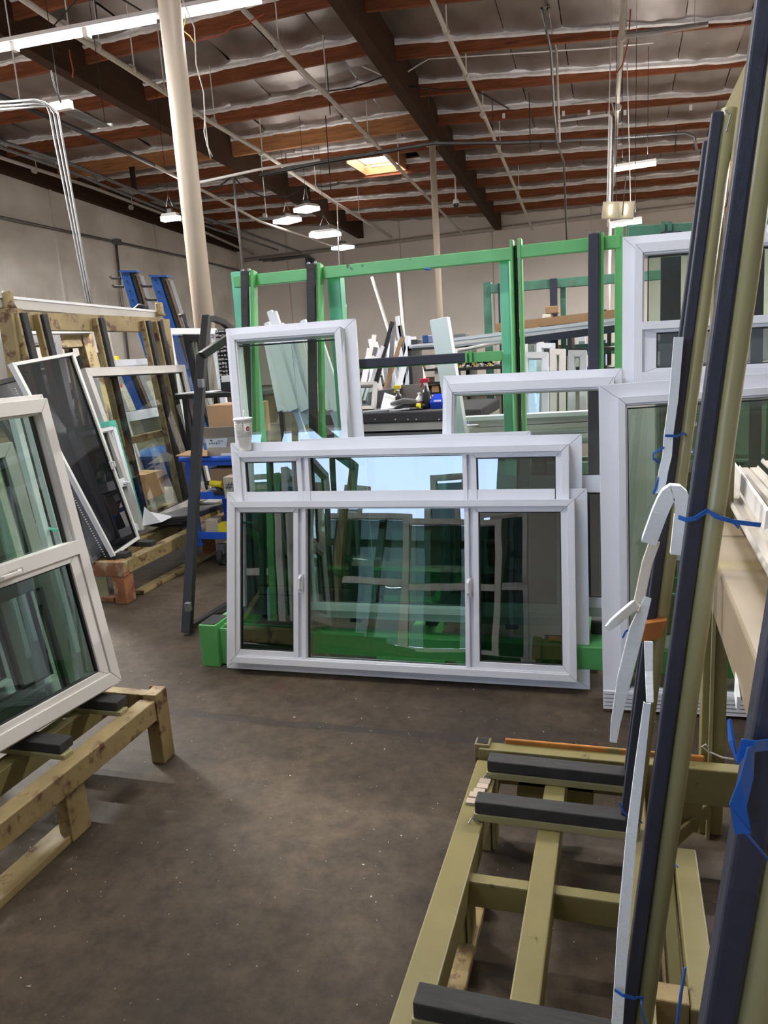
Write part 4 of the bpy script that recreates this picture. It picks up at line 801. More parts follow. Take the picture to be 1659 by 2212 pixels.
for p, nm in ((pa, 'n'), (pb_, 'f')):
    kb('post', (p.x, p.y, .0), (p.x, p.y, p.z + (.03 if nm == 'n' else .0)), .115, .11, 'olive_rust', (0, 1, 0)); MB().lathe((p.x, p.y, p.z + .03), [(.052, 0), (.038, .03), (.036, .10), (.028, .115)], 12).build('stacking_pin', 'olive_rust', K, smooth=True)
kb('top_beam', pa + V((0, 0, -.05)), pb_ + V((0, 0, -.05)), .07, .125)
kb('mid_beam', (-3.93, pa.y, .95), (-3.93, pb_.y, .95), .05, .06)
for px, py, t_ in ((48, 676, 0), (92, 679, 0), (216, 687, 0), (318, 693, 0), (344, 694, 0)):
    p = at(px, py, X=-3.86); kb('padded_bar', (-3.70, p.y + .02, .30), (p.x, p.y, p.z), .05, .045, 'black_rubber', (1, 0, 0)); kb('bar_channel', (-3.73, p.y - .03, .30), (p.x - .02, p.y - .045, p.z), .022, .05, 'olive_rust', (1, 0, 0))
p, q = at(-30, 651, X=-4.0), at(335, 682, X=-4.0)
o = thing('vinyl_profile', 'long pale vinyl beam lying along the top of the rusty rack', 'profile', p); MB().bar(p, q, .10, .085).build('length', 'vinyl_grey', o, .003); MB().bar(p + V((.052, 0, .03)), q + V((.052, 0, .03)), .012, .014).build('lip', 'vinyl', o)
# glass lite W9
br = at(456, 1071, Z=.335); bl = at(301, 1147, Z=.335); tr = at(393, 790, Y=br.y); tl = at(176, 797, Y=bl.y)
win('large pale framed clear window filling the middle of the rusty rack', bl, br, tl, tr, fl=(0, 0, 0, 0), fr=(.05, .05, .065, .06), proud=.03, m='vinyl_grey', panes=[(.035, .96, .05, .95, None, 'glass_clear', .01)])
# screen door W8
bl, br, tl, tr = at(243, 1203, Z=.31), at(298, 1165, Z=.335), at(20, 786, X=-3.66), at(155, 762, X=-3.79)
win('tall black insect screen door tilted at the near end of the rusty rack', bl, br, tl, tr, fl=(0, 0, 0, 0), fr=(.026, .026, .022, .022), proud=.02, m='white_metal', name='screen_door', cat='screen', panes=[(.04, .96, .015, .985, None, 'insect_screen', .006)], handles=[(.93, .40, .03, True)])
win('second dark screen frame behind the tilted screen door, jagged brush edge', bl + V((-.09, -.12, -.02)), br + V((-.12, -.05, 0)), tl + V((-.16, -.12, -.12)), tr + V((-.16, -.04, -.1)), fl=(0, 0, 0, 0), fr=(.03, .03, .03, .03), proud=.02, m='galvanised', name='screen_door', cat='screen', panes=[(.05, .95, .02, .98, None, 'insect_screen', .006)])
bs = MB()
for i in range(70):
    q = .02 + i * .0125; a = bl.lerp(tl, q) + V((.02, -.09, 0)); bs.add([a, a + V((.010, .006, .004)), a + V((0, 0, .009))], [(0, 1, 2)])
o = bs.build('zip_strip', 'plastic_white', None); tag(o, 'serrated white edge strip beside the screen door', 'strip')
# taped window W10
br = at(303, 1142, Z=.335); bl = br + V((.03, -.42, 0)); tr = at(240, 916, Y=br.y + .02); tl = tr + V((-.02, -.45, 0))
def tape(t, fin, w, h, P):
    fin(MB().box((w - .006, -.045, 0), (w + .004, .02, h)), 'teal_film', 'wrap_teal'); fin(MB().box((0, -.045, h - .02), (w, .02, h + .02)), 'teal_film', 'wrap_teal'); fin(MB().box((w - .035, -.044, h - .03), (w, -.038, h)), 'teal_film', 'wrap_teal')
win('small white window edged with teal packing film behind the screen door', bl, br, tl, tr, fl=(0, 0, 0, 0), fr=(.045, .045, .05, .05), proud=.04, panes=[(.1, .86, .5, .93, None, 'glass_dark', .02), (.1, .86, .06, .42, None, 'glass_dark', .01)], bars=[(.1, .86, .42, .5, 0, .03)], handles=[(.8, .45, .03, False)], extra=tape)
# windows and frames behind the rusty rack
def far_win(bl, br, h, lean, label, m='vinyl_grey', gl='glass_clear', fr=.06, mid=None, **k):
    bl, br = V(bl), V(br); n_ = V((0, 0, 1)).cross(br - bl).normalized(); up = (V((0, 0, 1)) + n_ * lean).normalized() * h
    pn = [(.06, .94, .05, .95, None, gl, .01)] if not mid else [(.06, .94, .05, mid, None, gl, .01), (.06, .94, mid + .06, .95, None, gl, .01)]
    return win(label, bl, br, bl + up, br + up, fl=(0, 0, 0, 0), fr=(fr, fr, fr, fr), proud=.04, m=m, panes=pn, bars=[(.06, .94, mid, mid + .06, 0, .03)] if mid else [], bevel=0, **k)
far_win((-4.5, 4.9, .0), (-4.3, 6.1, .0), 2.02, .08, 'grey framed tall door leaning behind the near end of the rusty rack', fr=.09)
far_win((-4.45, 5.0, .3), (-4.4, 5.5, .3), 1.55, .06, 'white framed window behind the two closest padded bars of the rusty rack', m='vinyl')
far_win((-4.7, 6.3, .0), (-4.65, 7.6, .0), 1.62, .10, 'pale window with a glazed upper slot seen through the large clear window', m='vinyl', mid=.62, gl='glass_green')
far_win((-4.3, 7.0, .0), (-4.3, 8.0, .0), 1.9, .05, 'narrow white frame standing beyond the far end of the rusty rack', m='vinyl')
for k in range(7):
    a = V((-4.2 - .05 * k, 5.6 + .16 * k, .2)); solo(MB().bar(a, a + V((-.12 - .03 * k, .05, 1.2 + .08 * (k % 3))), .03, .05, (1, 0, 0)), 'vinyl_profile', 'vinyl' if k % 2 else 'vinyl_grey', ORD[k] + ' of the pale strips on the back side of the rusty rack, nearest first', 'profile', 'strips on the back side of the rusty rack')
for k in range(3): solo(MB().box((-4.6, 5.2 + k * .5, .30), (-4.3, 5.5 + k * .5, .42 + .06 * k)), 'cardboard_box', 'cardboard', ['smallest', 'middle', 'tallest'][k] + ' brown box low behind the large clear window of the rusty rack', 'box', 'boxes behind the clear window')
o = thing('tote_bin', 'blue strip of a tote seen through the large clear window', 'bin', (-4.5, 6.8, 0)); MB().box((-4.9, 6.6, .35), (-4.1, 7.4, .65)).build('tub', 'blue_steel', o, .01); MB().box((-4.92, 6.58, .62), (-4.08, 7.42, .66)).build('rim', 'blue_steel', o)
p = at(335, 1110, Y=5.0); p.z = .37
solo(MB().add([p + V((-.06, -.10, 0)), p + V((.03, .02, .0)), p + V((.07, .14, .02)), p + V((-.09, .02, .09)), p + V((-.06, -.04, .14))], [(0, 1, 4), (1, 2, 3), (1, 3, 4)]), 'paper_sheet', 'paper', 'crumpled grey paper sheet standing on the rusty rack base', 'paper')
o = thing('film_bundle', 'flat bundle of black film lying on the rusty rack base', 'film', p)
for k in range(4): MB().hexa([p + V((-.08, .02 * k, -.03 + .014 * k)), p + V((.16, .10 + .02 * k, -.03 + .014 * k)), p + V((.22, .62, -.03 + .012 * k)), p + V((-.05, .5, -.03 + .012 * k)), p + V((-.08, .02 * k, -.02 + .014 * k)), p + V((.16, .10 + .02 * k, -.02 + .014 * k)), p + V((.22, .62, -.02 + .012 * k)), p + V((-.05, .5, -.02 + .012 * k))]).build('layer', 'plastic_black' if k < 3 else 'galvanised', o)
a = at(318, 1003, X=-3.66); solo(MB().add([a, a + V((.02, .25, .07)), a + V((.01, .36, .02)), a + V((.01, .34, -.03))], [(0, 1, 2, 3)]), 'sticker', 'paper', 'torn white sticker on the large clear window', 'sticker')

# blue uprights behind
def upright(bx, tx, Y, label):
    p0, p1 = at(*bx, Y=Y), at(*tx, Y=Y); o = thing('lift_mast', label, 'mast', (p0.x, Y, 0)); d = (p1 - p0); foot = p0 - d * (p0.z / d.z)
    MB().bar(foot, p1, .11, .13, (0, 1, 0)).build('channel', 'blue_steel', o, .004)
    e = V((.09, .0, .0)); MB().bar(foot + e, p1 + e + V((0, 0, -.02)), .035, .10, (0, 1, 0)).build('inner_rail', 'black_metal', o); e = V((.125, .01, 0)); MB().bar(foot + e, p1 + e + V((0, 0, -.04)), .03, .05, (0, 1, 0)).build('guide_strip', 'cardboard', o)
    e = V((.15, .02, 0)); MB().bar(foot + e, p1 + e + V((0, 0, -.05)), .02, .08, (0, 1, 0)).build('outer_flange', 'steel_grey', o)
    MB().bar(p1 + V((-.06, -.02, .01)), p1 + V((.17, -.02, -.01)), .12, .02).build('top_plate', 'blue_steel', o)
    for q in (.12, .3): 
        c_ = p1.lerp(p0, q); MB().tube([c_ + V((-.08, -.05, 0)), c_ + V((-.2, -.05, .01)), c_ + V((-.22, -.05, .03))], .015, 5).build('hook', 'black_metal', o)
    for q in (.05, .2, .4, .6): MB().tube([p1.lerp(p0, q) + V((0, -.07, 0)), p1.lerp(p0, q) + V((0, -.08, 0))], .01, 6).build('bolt', 'plastic_black', o)
    return o
upright((306, 690), (276, 588), 8.0, 'left blue steel mast leaning behind the rusty rack'); upright((392, 760), (340, 598), 8.0, 'right blue steel mast leaning behind the rusty rack')
c_ = at(300, 675, Y=7.7); solo(MB().tube([c_ + V((-.05, 0, -.05)), c_ + V((-.05, 0, .04)), c_ + V((.02, 0, .08)), c_ + V((.1, 0, .05)), c_ + V((.12, 0, -.02))], .022, 6), 'hose', 'plastic_black', 'black hose looped over the left blue mast', 'hose', smooth=True)
solo(MB().tube(pxp([(388, 682), (396, 680), (402, 700), (412, 728)], Y=7.6), .025, 6), 'hose', 'plastic_black', 'black corrugated hose beside the right blue mast', 'hose', smooth=True)
o = thing('safety_rail', 'dark red guard rail along the left wall behind the rusty rack', 'rail', at(170, 781, Y=11)); MB().bar(at(165, 781, Y=11), at(300, 783, Y=11), .04, .06).build('top_rail', 'red_ink', o)
for x in (195, 255): a = at(x, 783, Y=11); MB().bar((a.x, 11, 0), a, .04, .04, (0, 1, 0)).build('post', 'red_ink', o)
o = thing('wire_panel', 'beige wire mesh fence along the left wall', 'fence', at(250, 790, Y=12)); wm = MB()
for i in range(60): a = at(250 + i * 2.6, 776, Y=12); wm.box((a.x, 12, .6), (a.x + .008, 12.01, a.z))
for z in (.8, 1.2, 1.5): a, b_ = at(250, 776, Y=12), at(406, 776, Y=12); wm.box((a.x, 12, z), (b_.x, 12.012, z + .012))
wm.build('wire_grid', 'reflector', o)['kind'] = 'stuff'
a = at(247, 778, Y=10); solo(MB().box((a.x - .03, 10, a.z - .08), (a.x + .05, 10.05, a.z + .06)), 'yellow_tag', 'plastic_yellow', 'small yellow tag by the red guard rail', 'tag')
# black slab leaning right of the mast, dark woven bag
win('black framed sash leaning left of the near column', at(425, 855, Y=6.2), at(452, 855, Y=6.2), at(398, 724, Y=6.3), at(440, 724, Y=6.3), fl=(0, 0, 0, 0), fr=(.05, .05, .06, .06), proud=.03, m='black_metal', panes=[(.2, .8, .07, .93, None, 'glass_green', .01)], bevel=0)
o = thing('woven_bag', 'black and grey woven bag hanging beside the tall centre left window', 'bag', at(475, 820, Y=6.5)); a = at(462, 712, Y=6.5); b_ = at(498, 850, Y=6.5)
MB().box((a.x, 6.5, b_.z), (b_.x + .1, 6.7, a.z)).build('body', 'black_fabric', o, .02)
rr = random.Random(2); wv = MB()
for i in range(5):
    for j in range(16):
        x = a.x + .02 + i * .032; z = b_.z + .02 + j * .036
        wv.box((x, 6.488, z + rr.uniform(-.006, .006)), (x + rr.uniform(.012, .026), 6.5, z + rr.uniform(.01, .022)))
wv.build('grey_weave', 'vinyl_grey', o)['kind'] = 'stuff'
# black table
o = thing('work_table', 'black topped table behind the blue cart', 'table', at(430, 850, Y=6.0)); a, b_ = at(388, 852, Y=6.0), at(500, 848, Y=6.0)
MB().box((a.x, 5.95, a.z - .04), (b_.x + .3, 6.6, a.z)).build('table_top', 'black_metal', o, .004)
for x in (a.x + .05, b_.x + .2):
    for y in (6.0, 6.55): MB().box((x - .02, y - .02, 0), (x + .02, y + .02, a.z - .04)).build('leg', 'black_metal', o)
tz = a.z
for k, (px, w, lab) in enumerate(((398, .16, 'left'), (432, .2, 'right'))):
    c_ = at(px, 848, Y=6.15); solo(MB().box((c_.x, 6.0, tz), (c_.x + w, 6.25, tz + .008)), 'paper_sheet', 'paper', lab + ' paper sheet lying on the black topped table', 'paper')
solo(MB().box(tuple(at(478, 845, Y=6.1)), tuple(at(495, 825, Y=6.1) + V((.1, .15, 0)))), 'black_tray', 'plastic_black', 'small black tray on the black topped table', 'tray')
solo(MB().box(tuple(at(479, 826, Y=6.15)), tuple(at(495, 812, Y=6.15) + V((.1, .1, 0)))), 'white_block', 'plastic_white', 'white packet on top of the small black tray', 'packet')

# ---------------------------------------------------------------- black angled frame on the floor
o = thing('door_frame', 'black metal angled frame standing on the floor left of the green rack', 'frame', (-2.45, 3.8, 0))
def fb(nm, p, q, w=.045, h=.05, up=(0, 1, 0), bv=.003): return MB().bar(p, q, w, h, up).build(nm, 'black_metal', o, bv)
c0 = at(404, 1366, X=-2.44); c1 = at(436, 765, X=-2.44)
fb('stile', c0, c1, .038, .06, (1, 0, 0)); fb('bottom_rail', c0 + V((0, 0, .02)), at(492, 1305, X=-2.44), .03, .03, (0, 0, 1)); fb('top_rail', at(436, 768, X=-2.42), at(505, 722, X=-2.3), .05, .045, (0, 0, 1))
MB().sweep([at(444, 690, X=-2.52), at(462, 688, X=-2.50), at(482, 696, X=-2.48), at(502, 713, X=-2.46)], .04, .04).build('arched_head', 'black_metal', o, .003)
fb('stile', at(433, 830, X=-2.53), at(447, 682, X=-2.52), .045, .05, (1, 0, 0)); fb('lower_rail', c0 + V((-.06, .06, .02)), at(492, 1318, X=-2.4), .02, .02, (0, 0, 1))
for px, py in ((434, 828), (406, 1310)): c_ = at(px, py, X=-2.40); MB().box(tuple(c_ - V((.012, .02, .025))), tuple(c_ + V((.02, .01, .025)))).build('latch_plate', 'steel_grey', o, .002)

# ---------------------------------------------------------------- blue cart
CY_ = 5.1; a = at(388, 990, Y=CY_); o = thing('utility_cart', 'bright blue steel utility cart left of the green rack', 'cart', (a.x + .4, CY_, 0))
zt_ = a.z; x0 = a.x + .02; x1 = x0 + .95
MB().tube([(x0 - .02, CY_, zt_ - .01), (x1, CY_, zt_ - .01)], .022, 10).build('top_rail', 'blue_paint', o, smooth=True); MB().box((x0 + .03, CY_, zt_ - .06), (x1, CY_ + .5, zt_ - .03)).build('top_shelf', 'blue_paint', o, .004)
z2 = at(440, 1072, Y=CY_).z; z3 = at(440, 1158, Y=CY_).z
for z in (z2, z3): MB().box((x0 + .06, CY_ - .01, z - .02), (x1, CY_ + .5, z + .012)).build('shelf', 'blue_paint', o, .004); MB().box((x0 + .06, CY_ - .015, z - .02), (x1, CY_ - .005, z + .035)).build('shelf_lip', 'blue_paint', o, .002)
for x in (x0 + .04, x1 - .03):
    for y in (CY_ + .01, CY_ + .48): MB().bar((x + .03, y, .16), (x, y, zt_ - .03), .04, .035, (0, 1, 0)).build('leg', 'blue_paint', o, .003)
for x in (x0 + .22, x1 - .1):
    for y in (CY_ + .06, CY_ + .42):
        w_ = MB(); w_.tube([(x - .02, y, .068), (x + .02, y, .068)], .066, 18); w_.v = [V((x + (p.y - y) * 0 + (p.x - x), p.y, p.z)) for p in w_.v]; wo = w_.build('caster_wheel', 'black_rubber', o, smooth=False)
        MB().box((x - .03, y - .03, .09), (x + .03, y + .03, .17)).build('caster_fork', 'galvanised', o, .004)
def carton(px0, py1, Y, w, d, h, label, m='cardboard', rz=0, extra=None, z=None, name='cardboard_box'):
    c_ = at(px0, py1, Y=Y); zz = c_.z if z is None else z; t = thing(name, label, 'box', (c_.x, Y, zz))
    R = Matrix.Rotation(rz, 3, 'Z'); q = lambda x, y, z_: V((c_.x, Y, zz)) + R @ V((x, y, z_))
    MB().hexa([q(0, 0, 0), q(w, 0, 0), q(w, d, 0), q(0, d, 0), q(0, 0, h), q(w, 0, h), q(w, d, h), q(0, d, h)]).build('body', m, t, .003)
    MB().hexa([q(0, d * .45, h), q(w, d * .45, h), q(w, d * .55, h), q(0, d * .55, h), q(0, d * .45, h + .003), q(w, d * .45, h + .003), q(w, d * .55, h + .003), q(0, d * .55, h + .003)]).build('packing_tape', 'cardboard_pale', t)
    if extra: extra(t, q)
    return t
def box1(t, q):
    MB().add([q(.01, -.002, .10), q(.17, -.002, .10), q(.19, -.002, .17), q(.0, -.002, .165)], [(0, 1, 2, 3)]).build('shipping_label', 'paper', t)
    lb_ = MB()
    for k in range(5): lb_.box(tuple(q(.03 + .02 * k, -.004, .125)), tuple(q(.04 + .02 * k, -.003, .135 + .004 * (k % 2))))
    lb_.box(tuple(q(.04, -.004, .148)), tuple(q(.06, -.003, .158))); lb_.box(tuple(q(.10, -.004, .145)), tuple(q(.15, -.003, .15))); lb_.build('label_print', 'ink', t)
    MB().add([q(.12, -.002, .02), q(.26, -.002, .02), q(.26, -.002, .055), q(.12, -.002, .055)], [(0, 1, 2, 3)]).build('white_label', 'paper', t)
    MB().hexa([q(0, -.0, .175), q(.3, 0, .175), q(.3, -.10, .26), q(-.02, -.10, .26), q(0, 0, .18), q(.3, 0, .18), q(.3, -.1, .265), q(-.02, -.1, .265)]).build('flap', 'cardboard_pale', t)
carton(447, 980, 5.15, .34, .28, .22, 'pale box with a shipping label on top of the blue cart', 'cardboard_pale', 0, box1, z=zt_ - .03)
carton(450, 912, 5.5, .4, .3, .24, 'brown carton behind the labelled box', z=zt_ + .12)
carton(455, 1040, 5.2, .40, .3, .20, 'brown carton under the top of the blue cart', z=zt_ - .30)
p = at(380, 986, Y=5.0); solo(MB().hexa([p, p + V((.02, .1, 0)), at(448, 984, Y=5.15), at(448, 986, Y=5.0), p + V((0, 0, .008)), p + V((.05, .1, .03)), at(448, 972, Y=5.15), at(448, 984, Y=5.0)]), 'cardboard_flap', 'cardboard', 'orange-brown cardboard flap sticking out over the left edge of the cart', 'cardboard')
def hsh(t, q):
    h_ = MB()
    for s in (((.02, .07), (.05, .12)), ((.04, .07), (.07, .12)), ((.01, .085), (.075, .085)), ((.015, .105), (.08, .105))): h_.bar(q(s[0][0], -.004, s[0][1]), q(s[1][0], -.004, s[1][1]), .006, .002, (0, 1, 0))
    h_.build('hash_mark', 'ink', t)
carton(484, 1058, 4.95, .2, .2, .16, 'small pale box marked with a hash sign on the middle shelf of the cart', 'cardboard_pale', 0, hsh, z=z2 + .012)
carton(446, 1153, 5.1, .10, .10, .11, 'small cream box on the lowest shelf of the cart', 'cardboard_pale', .2, z=z3 + .012)
c_ = at(478, 1142, Y=5.12); solo(MB().tube([c_, c_ + V((0, .06, 0))], .045, 16), 'tape_roll', 'plastic_yellow', 'yellow roll on the lowest shelf of the cart', 'roll', smooth=False)
o = thing('power_drill', 'yellow and black power drill on the middle shelf of the cart', 'drill', at(465, 1056, Y=5.1)); c_ = at(468, 1046, Y=5.1); c_.z = z2 + .09
MB().tube([c_ + V((-.05, 0, .01)), c_ + V((.05, 0, 0))], .026, 10).build('motor', 'plastic_yellow', o, smooth=True); MB().bar(c_, c_ + V((.03, 0, -.06)), .03, .035, (0, 1, 0)).build('grip', 'plastic_black', o, .005); MB().box(tuple(c_ + V((-.02, -.03, -.078))), tuple(c_ + V((.08, .03, -.05)))).build('battery', 'plastic_black', o, .004); MB().tube([c_ + V((-.09, 0, .01)), c_ + V((-.05, 0, .01))], .018, 8).build('chuck', 'plastic_black', o)
c_ = at(440, 1064, Y=5.12); c_.z = z2 + .02; solo(MB().tube([c_, c_ + V((.06, .02, .03)), c_ + V((.14, .03, .02)), c_ + V((.2, .02, .005))], .012, 6), 'rag', 'vinyl_grey', 'grey rag bundle on the middle shelf of the cart', 'rag', smooth=True)
for k in range(5):
    a = at(430, 1100 + k * 5, Y=6.0); solo(MB().bar(a, a + V((1.1, .2, .02)), .04, .02), 'steel_strip', 'steel_grey', ORD[k] + ' from the top of the thin dark strips lying behind the blue cart', 'strip', 'strips lying behind the blue cart')

# ---------------------------------------------------------------- workbench
BY = 6.6; a, b_ = at(700, 895, Y=BY), at(990, 886, Y=BY); bz = at(870, 889, Y=BY).z
o = thing('workbench', 'grey carpet-covered workbench behind the green rack', 'bench', ((a.x + b_.x) / 2, BY, 0))
MB().box((a.x, BY, bz - .10), (b_.x + .2, BY + 1.1, bz)).build('carpet_top', 'carpet', o, .015)
MB().box((a.x, BY + .02, bz - .17), (b_.x + .2, BY + 1.05, bz - .10)).build('apron', 'vinyl_grey', o); MB().box((a.x, BY + .03, bz - .26), (b_.x + .2, BY + 1.05, bz - .19)).build('lower_apron', 'steel_grey', o)
for x in (a.x + .1, b_.x + .1):
    for y in (BY + .1, BY + .95): MB().box((x - .04, y - .04, 0), (x + .04, y + .04, bz - .17)).build('leg', 'steel_grey', o)
for px in (810, 854, 881, 899, 948): c_ = at(px, 906, Y=BY - .005); MB().tube([c_, c_ + V((0, .01, 0))], .006, 8).build('screw', 'white_metal', o)
def on_bench(px, py, dy=0):
    p = at(px, py, Z=bz); return p if BY < p.y < BY + 1.1 else V((at(px, py, Y=BY + .2 + dy).x, BY + .2 + dy, bz))
p = on_bench(785, 880); far_win((p.x - .15, BY + .25, bz), (p.x + .24, BY + .25, bz), .27, .5, 'small grey framed window lying against the carpeted block on the bench', fr=.03, gl='glass_green')
solo(MB().hexa([(p.x + .1, BY + .45, bz), (p.x + .34, BY + .45, bz), (p.x + .34, BY + .8, bz), (p.x + .1, BY + .8, bz), (p.x + .1, BY + .5, bz + .15), (p.x + .42, BY + .5, bz + .18), (p.x + .42, BY + .8, bz + .18), (p.x + .1, BY + .8, bz + .15)]), 'carpeted_block', 'carpet', 'sloped block covered in grey carpet on the bench', 'block')
c_ = at(862, 868, Y=BY + .6); solo(MB().box((c_.x, BY + .6, bz), (c_.x + .26, BY + .62, bz + .20)), 'grey_board', 'grey_board', 'grey board standing at the back of the bench', 'board')
c_ = at(822, 888, Y=BY + .1); solo(MB().hexa([c_ + V((0, 0, .015)), c_ + V((.36, .1, .03)), c_ + V((.34, .14, .03)), c_ + V((0, .16, .15)), c_ + V((0, 0, .018)), c_ + V((.36, .1, .034)), c_ + V((.34, .14, .034)), c_ + V((.0, .16, .155))]), 'paper_sheet', 'paper', 'white folded sheet of paper on the carpeted bench', 'paper')
for k, (px, py, l, rz, m, lab) in enumerate(((785, 893, .22, 0, 'vinyl', 'thin white strip at the front edge of the bench'), (805, 893, .2, .5, 'vinyl', 'angled white strip at the front edge of the bench'), (842, 893, .18, .05, 'vinyl', 'short white strip in the middle of the bench front'))):
    c_ = at(px, py, Y=BY + .05); c_.z = bz + .008; solo(MB().bar(c_, c_ + V((l * math.cos(rz), l * math.sin(rz), .01)), .02, .012), 'trim_strip', m, lab, 'strip')
o = thing('work_gloves', 'dark work gloves with a yellow mark on the carpeted bench', 'gloves', at(870, 880, Y=BY + .1)); c_ = at(852, 886, Y=BY + .1); c_.z = bz + .02
MB().sweep([c_, c_ + V((.1, .02, .03)), c_ + V((.2, .03, .03)), c_ + V((.28, .02, .01))], .10, .045, taper=[.5, 1, 1, .6]).build('fabric', 'plastic_black', o, .01); MB().tube([c_ + V((.22, -.03, .02)), c_ + V((.25, -.035, .02))], .022, 8).build('yellow_badge', 'plastic_yellow', o)
MB().sweep([c_ + V((-.06, .08, .04)), c_ + V((.06, .1, .06)), c_ + V((.18, .12, .05))], .12, .05, taper=[.4, 1, .6]).build('cuff', 'steel_grey', o, .01)
def bottle(px, r, h, label, body, cap, trig=None, neck=.3, band=None):
    c_ = at(px, 880, Y=BY + .22); c_.z = bz; o = thing('spray_bottle' if trig else 'bottle', label, 'bottle', c_)
    MB().lathe(c_, [(r * .95, 0), (r, h * .04), (r, h * .5), (r * .8, h * .6), (r * .35, h * .68), (r * .35, h * .76)], 16).build('body', body, o, smooth=True)
    if band: MB().lathe(c_, [(r * 1.02, h * .12), (r * 1.02, h * .42)], 16).build('label', band, o)
    MB().lathe(c_, [(r * .45, h * .76), (r * .45, h * .86)], 12).build('cap', cap, o)
    if trig:
        MB().box(tuple(c_ + V((-r * 1.3, -.015, h * .86))), tuple(c_ + V((r * .8, .015, h)))).build('spray_head', trig, o, .004); MB().bar(c_ + V((-r * .7, 0, h * .86)), c_ + V((-r * 1.2, 0, h * .7)), .012, .01, (0, 1, 0)).build('trigger', trig, o)
    return o
bottle(862, .032, .22, 'dark spray bottle with a yellow head on the bench', 'plastic_black', 'plastic_white', 'plastic_yellow'); bottle(907, .034, .17, 'small white bottle with a red label on the bench', 'plastic_white', 'plastic_white', None, band='red_ink'); bottle(922, .037, .27, 'black spray bottle with a pink head on the bench', 'plastic_black', 'plastic_white', 'plastic_red')
c_ = at(931, 888, Y=BY + .15); c_.z = bz; o = thing('parts_bin', 'blue open parts bin at the right end of the bench', 'bin', c_)
MB().hexa([c_, c_ + V((.11, 0, 0)), c_ + V((.11, .18, 0)), c_ + V((0, .18, 0)), c_ + V((-.01, -.01, .06)), c_ + V((.12, -.01, .06)), c_ + V((.12, .19, .12)), c_ + V((-.01, .19, .12))]).build('tub', 'plastic_blue', o, .003); MB().box(tuple(c_ + V((.03, .0, .06))), tuple(c_ + V((.09, .05, .075)))).build('contents', 'plastic_white', o)
c_ = at(880, 872, Y=BY + .35); c_.z = bz; rr = random.Random(4); sc_ = MB()
for i in range(40):
    q = c_ + V((rr.uniform(-.05, .28), rr.uniform(-.15, .2), .004 + rr.uniform(0, .02))); sc_.bar(q, q + V((rr.uniform(-.04, .04), rr.uniform(-.03, .03), rr.uniform(0, .02))), .006, .004)
tag(sc_.build('cut_scraps', 'wood_light'), 'pale offcuts and scraps strewn on the bench', 'scraps')['kind'] = 'stuff'
solo(MB().tube([at(872, 878, Y=BY + .5) + V((0, 0, 0)), at(885, 862, Y=BY + .5), at(895, 870, Y=BY + .5), at(898, 880, Y=BY + .5)], .012, 6), 'black_hose', 'plastic_black', 'short black hose arching on the bench behind the gloves', 'hose', smooth=True)

# white strips standing in bundles
rr = random.Random(11)
def strips(n, x0, x1, ytop, ybot, Y, lab, grp, lean=(-.2, .2), ws=(.03, .07), spread=.25, m=('vinyl', 'vinyl_warm', 'vinyl')):
    for k in range(n):
        px = x0 + (x1 - x0) * (k + rr.random() * .7) / n; yt = rr.uniform(*ytop); y = Y + rr.uniform(0, spread)
        tp = at(px, yt, Y=y); z0 = at(px, ybot, Y=y).z; h = tp.z - z0; ln = rr.uniform(*lean)
        w = rr.uniform(*ws); b = MB(); b0 = V((tp.x + ln * h, y - .15, z0))
        b.sweep([b0, tp], w, w * .5, (0, 1, 0), profile=[(-.5, -.5), (.5, -.5), (.5, .3), (.38, .3), (.38, -.2), (-.2, -.2), (-.2, .5), (-.5, .3)])
        solo(b, 'vinyl_strip', m[k % 3], ORD[k] + ' from the left of ' + lab, 'strip', grp)
strips(24, 578, 690, (700, 760), 885, 5.6, 'the vinyl strips behind the tall centre left window', 'strips behind the tall centre left window', (.12, .38), (.04, .10))
for k, (px, py) in enumerate(((583, 672), (592, 674), (577, 697), (655, 692))):
    a = at(px, py, Y=5.8); solo(MB().sweep([a + V((.28, -.1, -.9)), a], .045, .03, (0, 1, 0)), 'vinyl_strip', 'vinyl', ['tallest', 'second tallest', 'shorter left', 'lone right'][k] + ' white strip poking above the tall centre left window', 'strip', 'strips rising above the tall window')
a = at(741, 657, Y=5.8); solo(MB().sweep([a + V((-.10, -.1, -1.1)), a], .05, .03, (0, 1, 0)), 'vinyl_strip', 'vinyl', 'single white strip beside the second teal post', 'strip')
strips(30, 792, 905, (720, 775), 862, 9.5, 'the pale offcut strips crowded behind the workbench', 'offcut strips behind the workbench', (-.3, .3), (.03, .07), .8)
for k, (px, py, l, m) in enumerate(((848, 695, .25, 'black_metal'), (858, 683, -.05, 'vinyl'), (864, 703, -.1, 'steel_grey'), (850, 708, .1, 'galvanised'), (812, 750, .2, 'galvanised'), (828, 748, .3, 'vinyl'), (880, 725, .1, 'vinyl'), (870, 728, .3, 'wood_light'))):
    a = at(px, py, Y=9.6); solo(MB().sweep([a + V((-l * 2.0, 0, -1.4)), a], .05, .04, (0, 1, 0)), 'vinyl_strip', m, ['black stick leaning right', 'white rod standing upright', 'dark grey rod', 'pale metal rod', 'leftmost short metal rod', 'tilted white rod', 'short white rod at the right', 'brown wooden stick'][k] + ' above the offcuts behind the workbench', 'strip', 'taller sticks behind the workbench')
for (x0_, y0_, x1_, y1_, lab) in ((803, 598, 842, 722, 'left'), (860, 590, 874, 740, 'right')):
    a, b_ = at(x0_, y0_, Y=14), at(x1_, y1_, Y=14); d = b_ - a; solo(MB().tube([a, b_ + d * .5], .03, 6), 'long_pole', 'vinyl_warm', lab + ' long thin pole leaning in front of the back wall', 'pole')
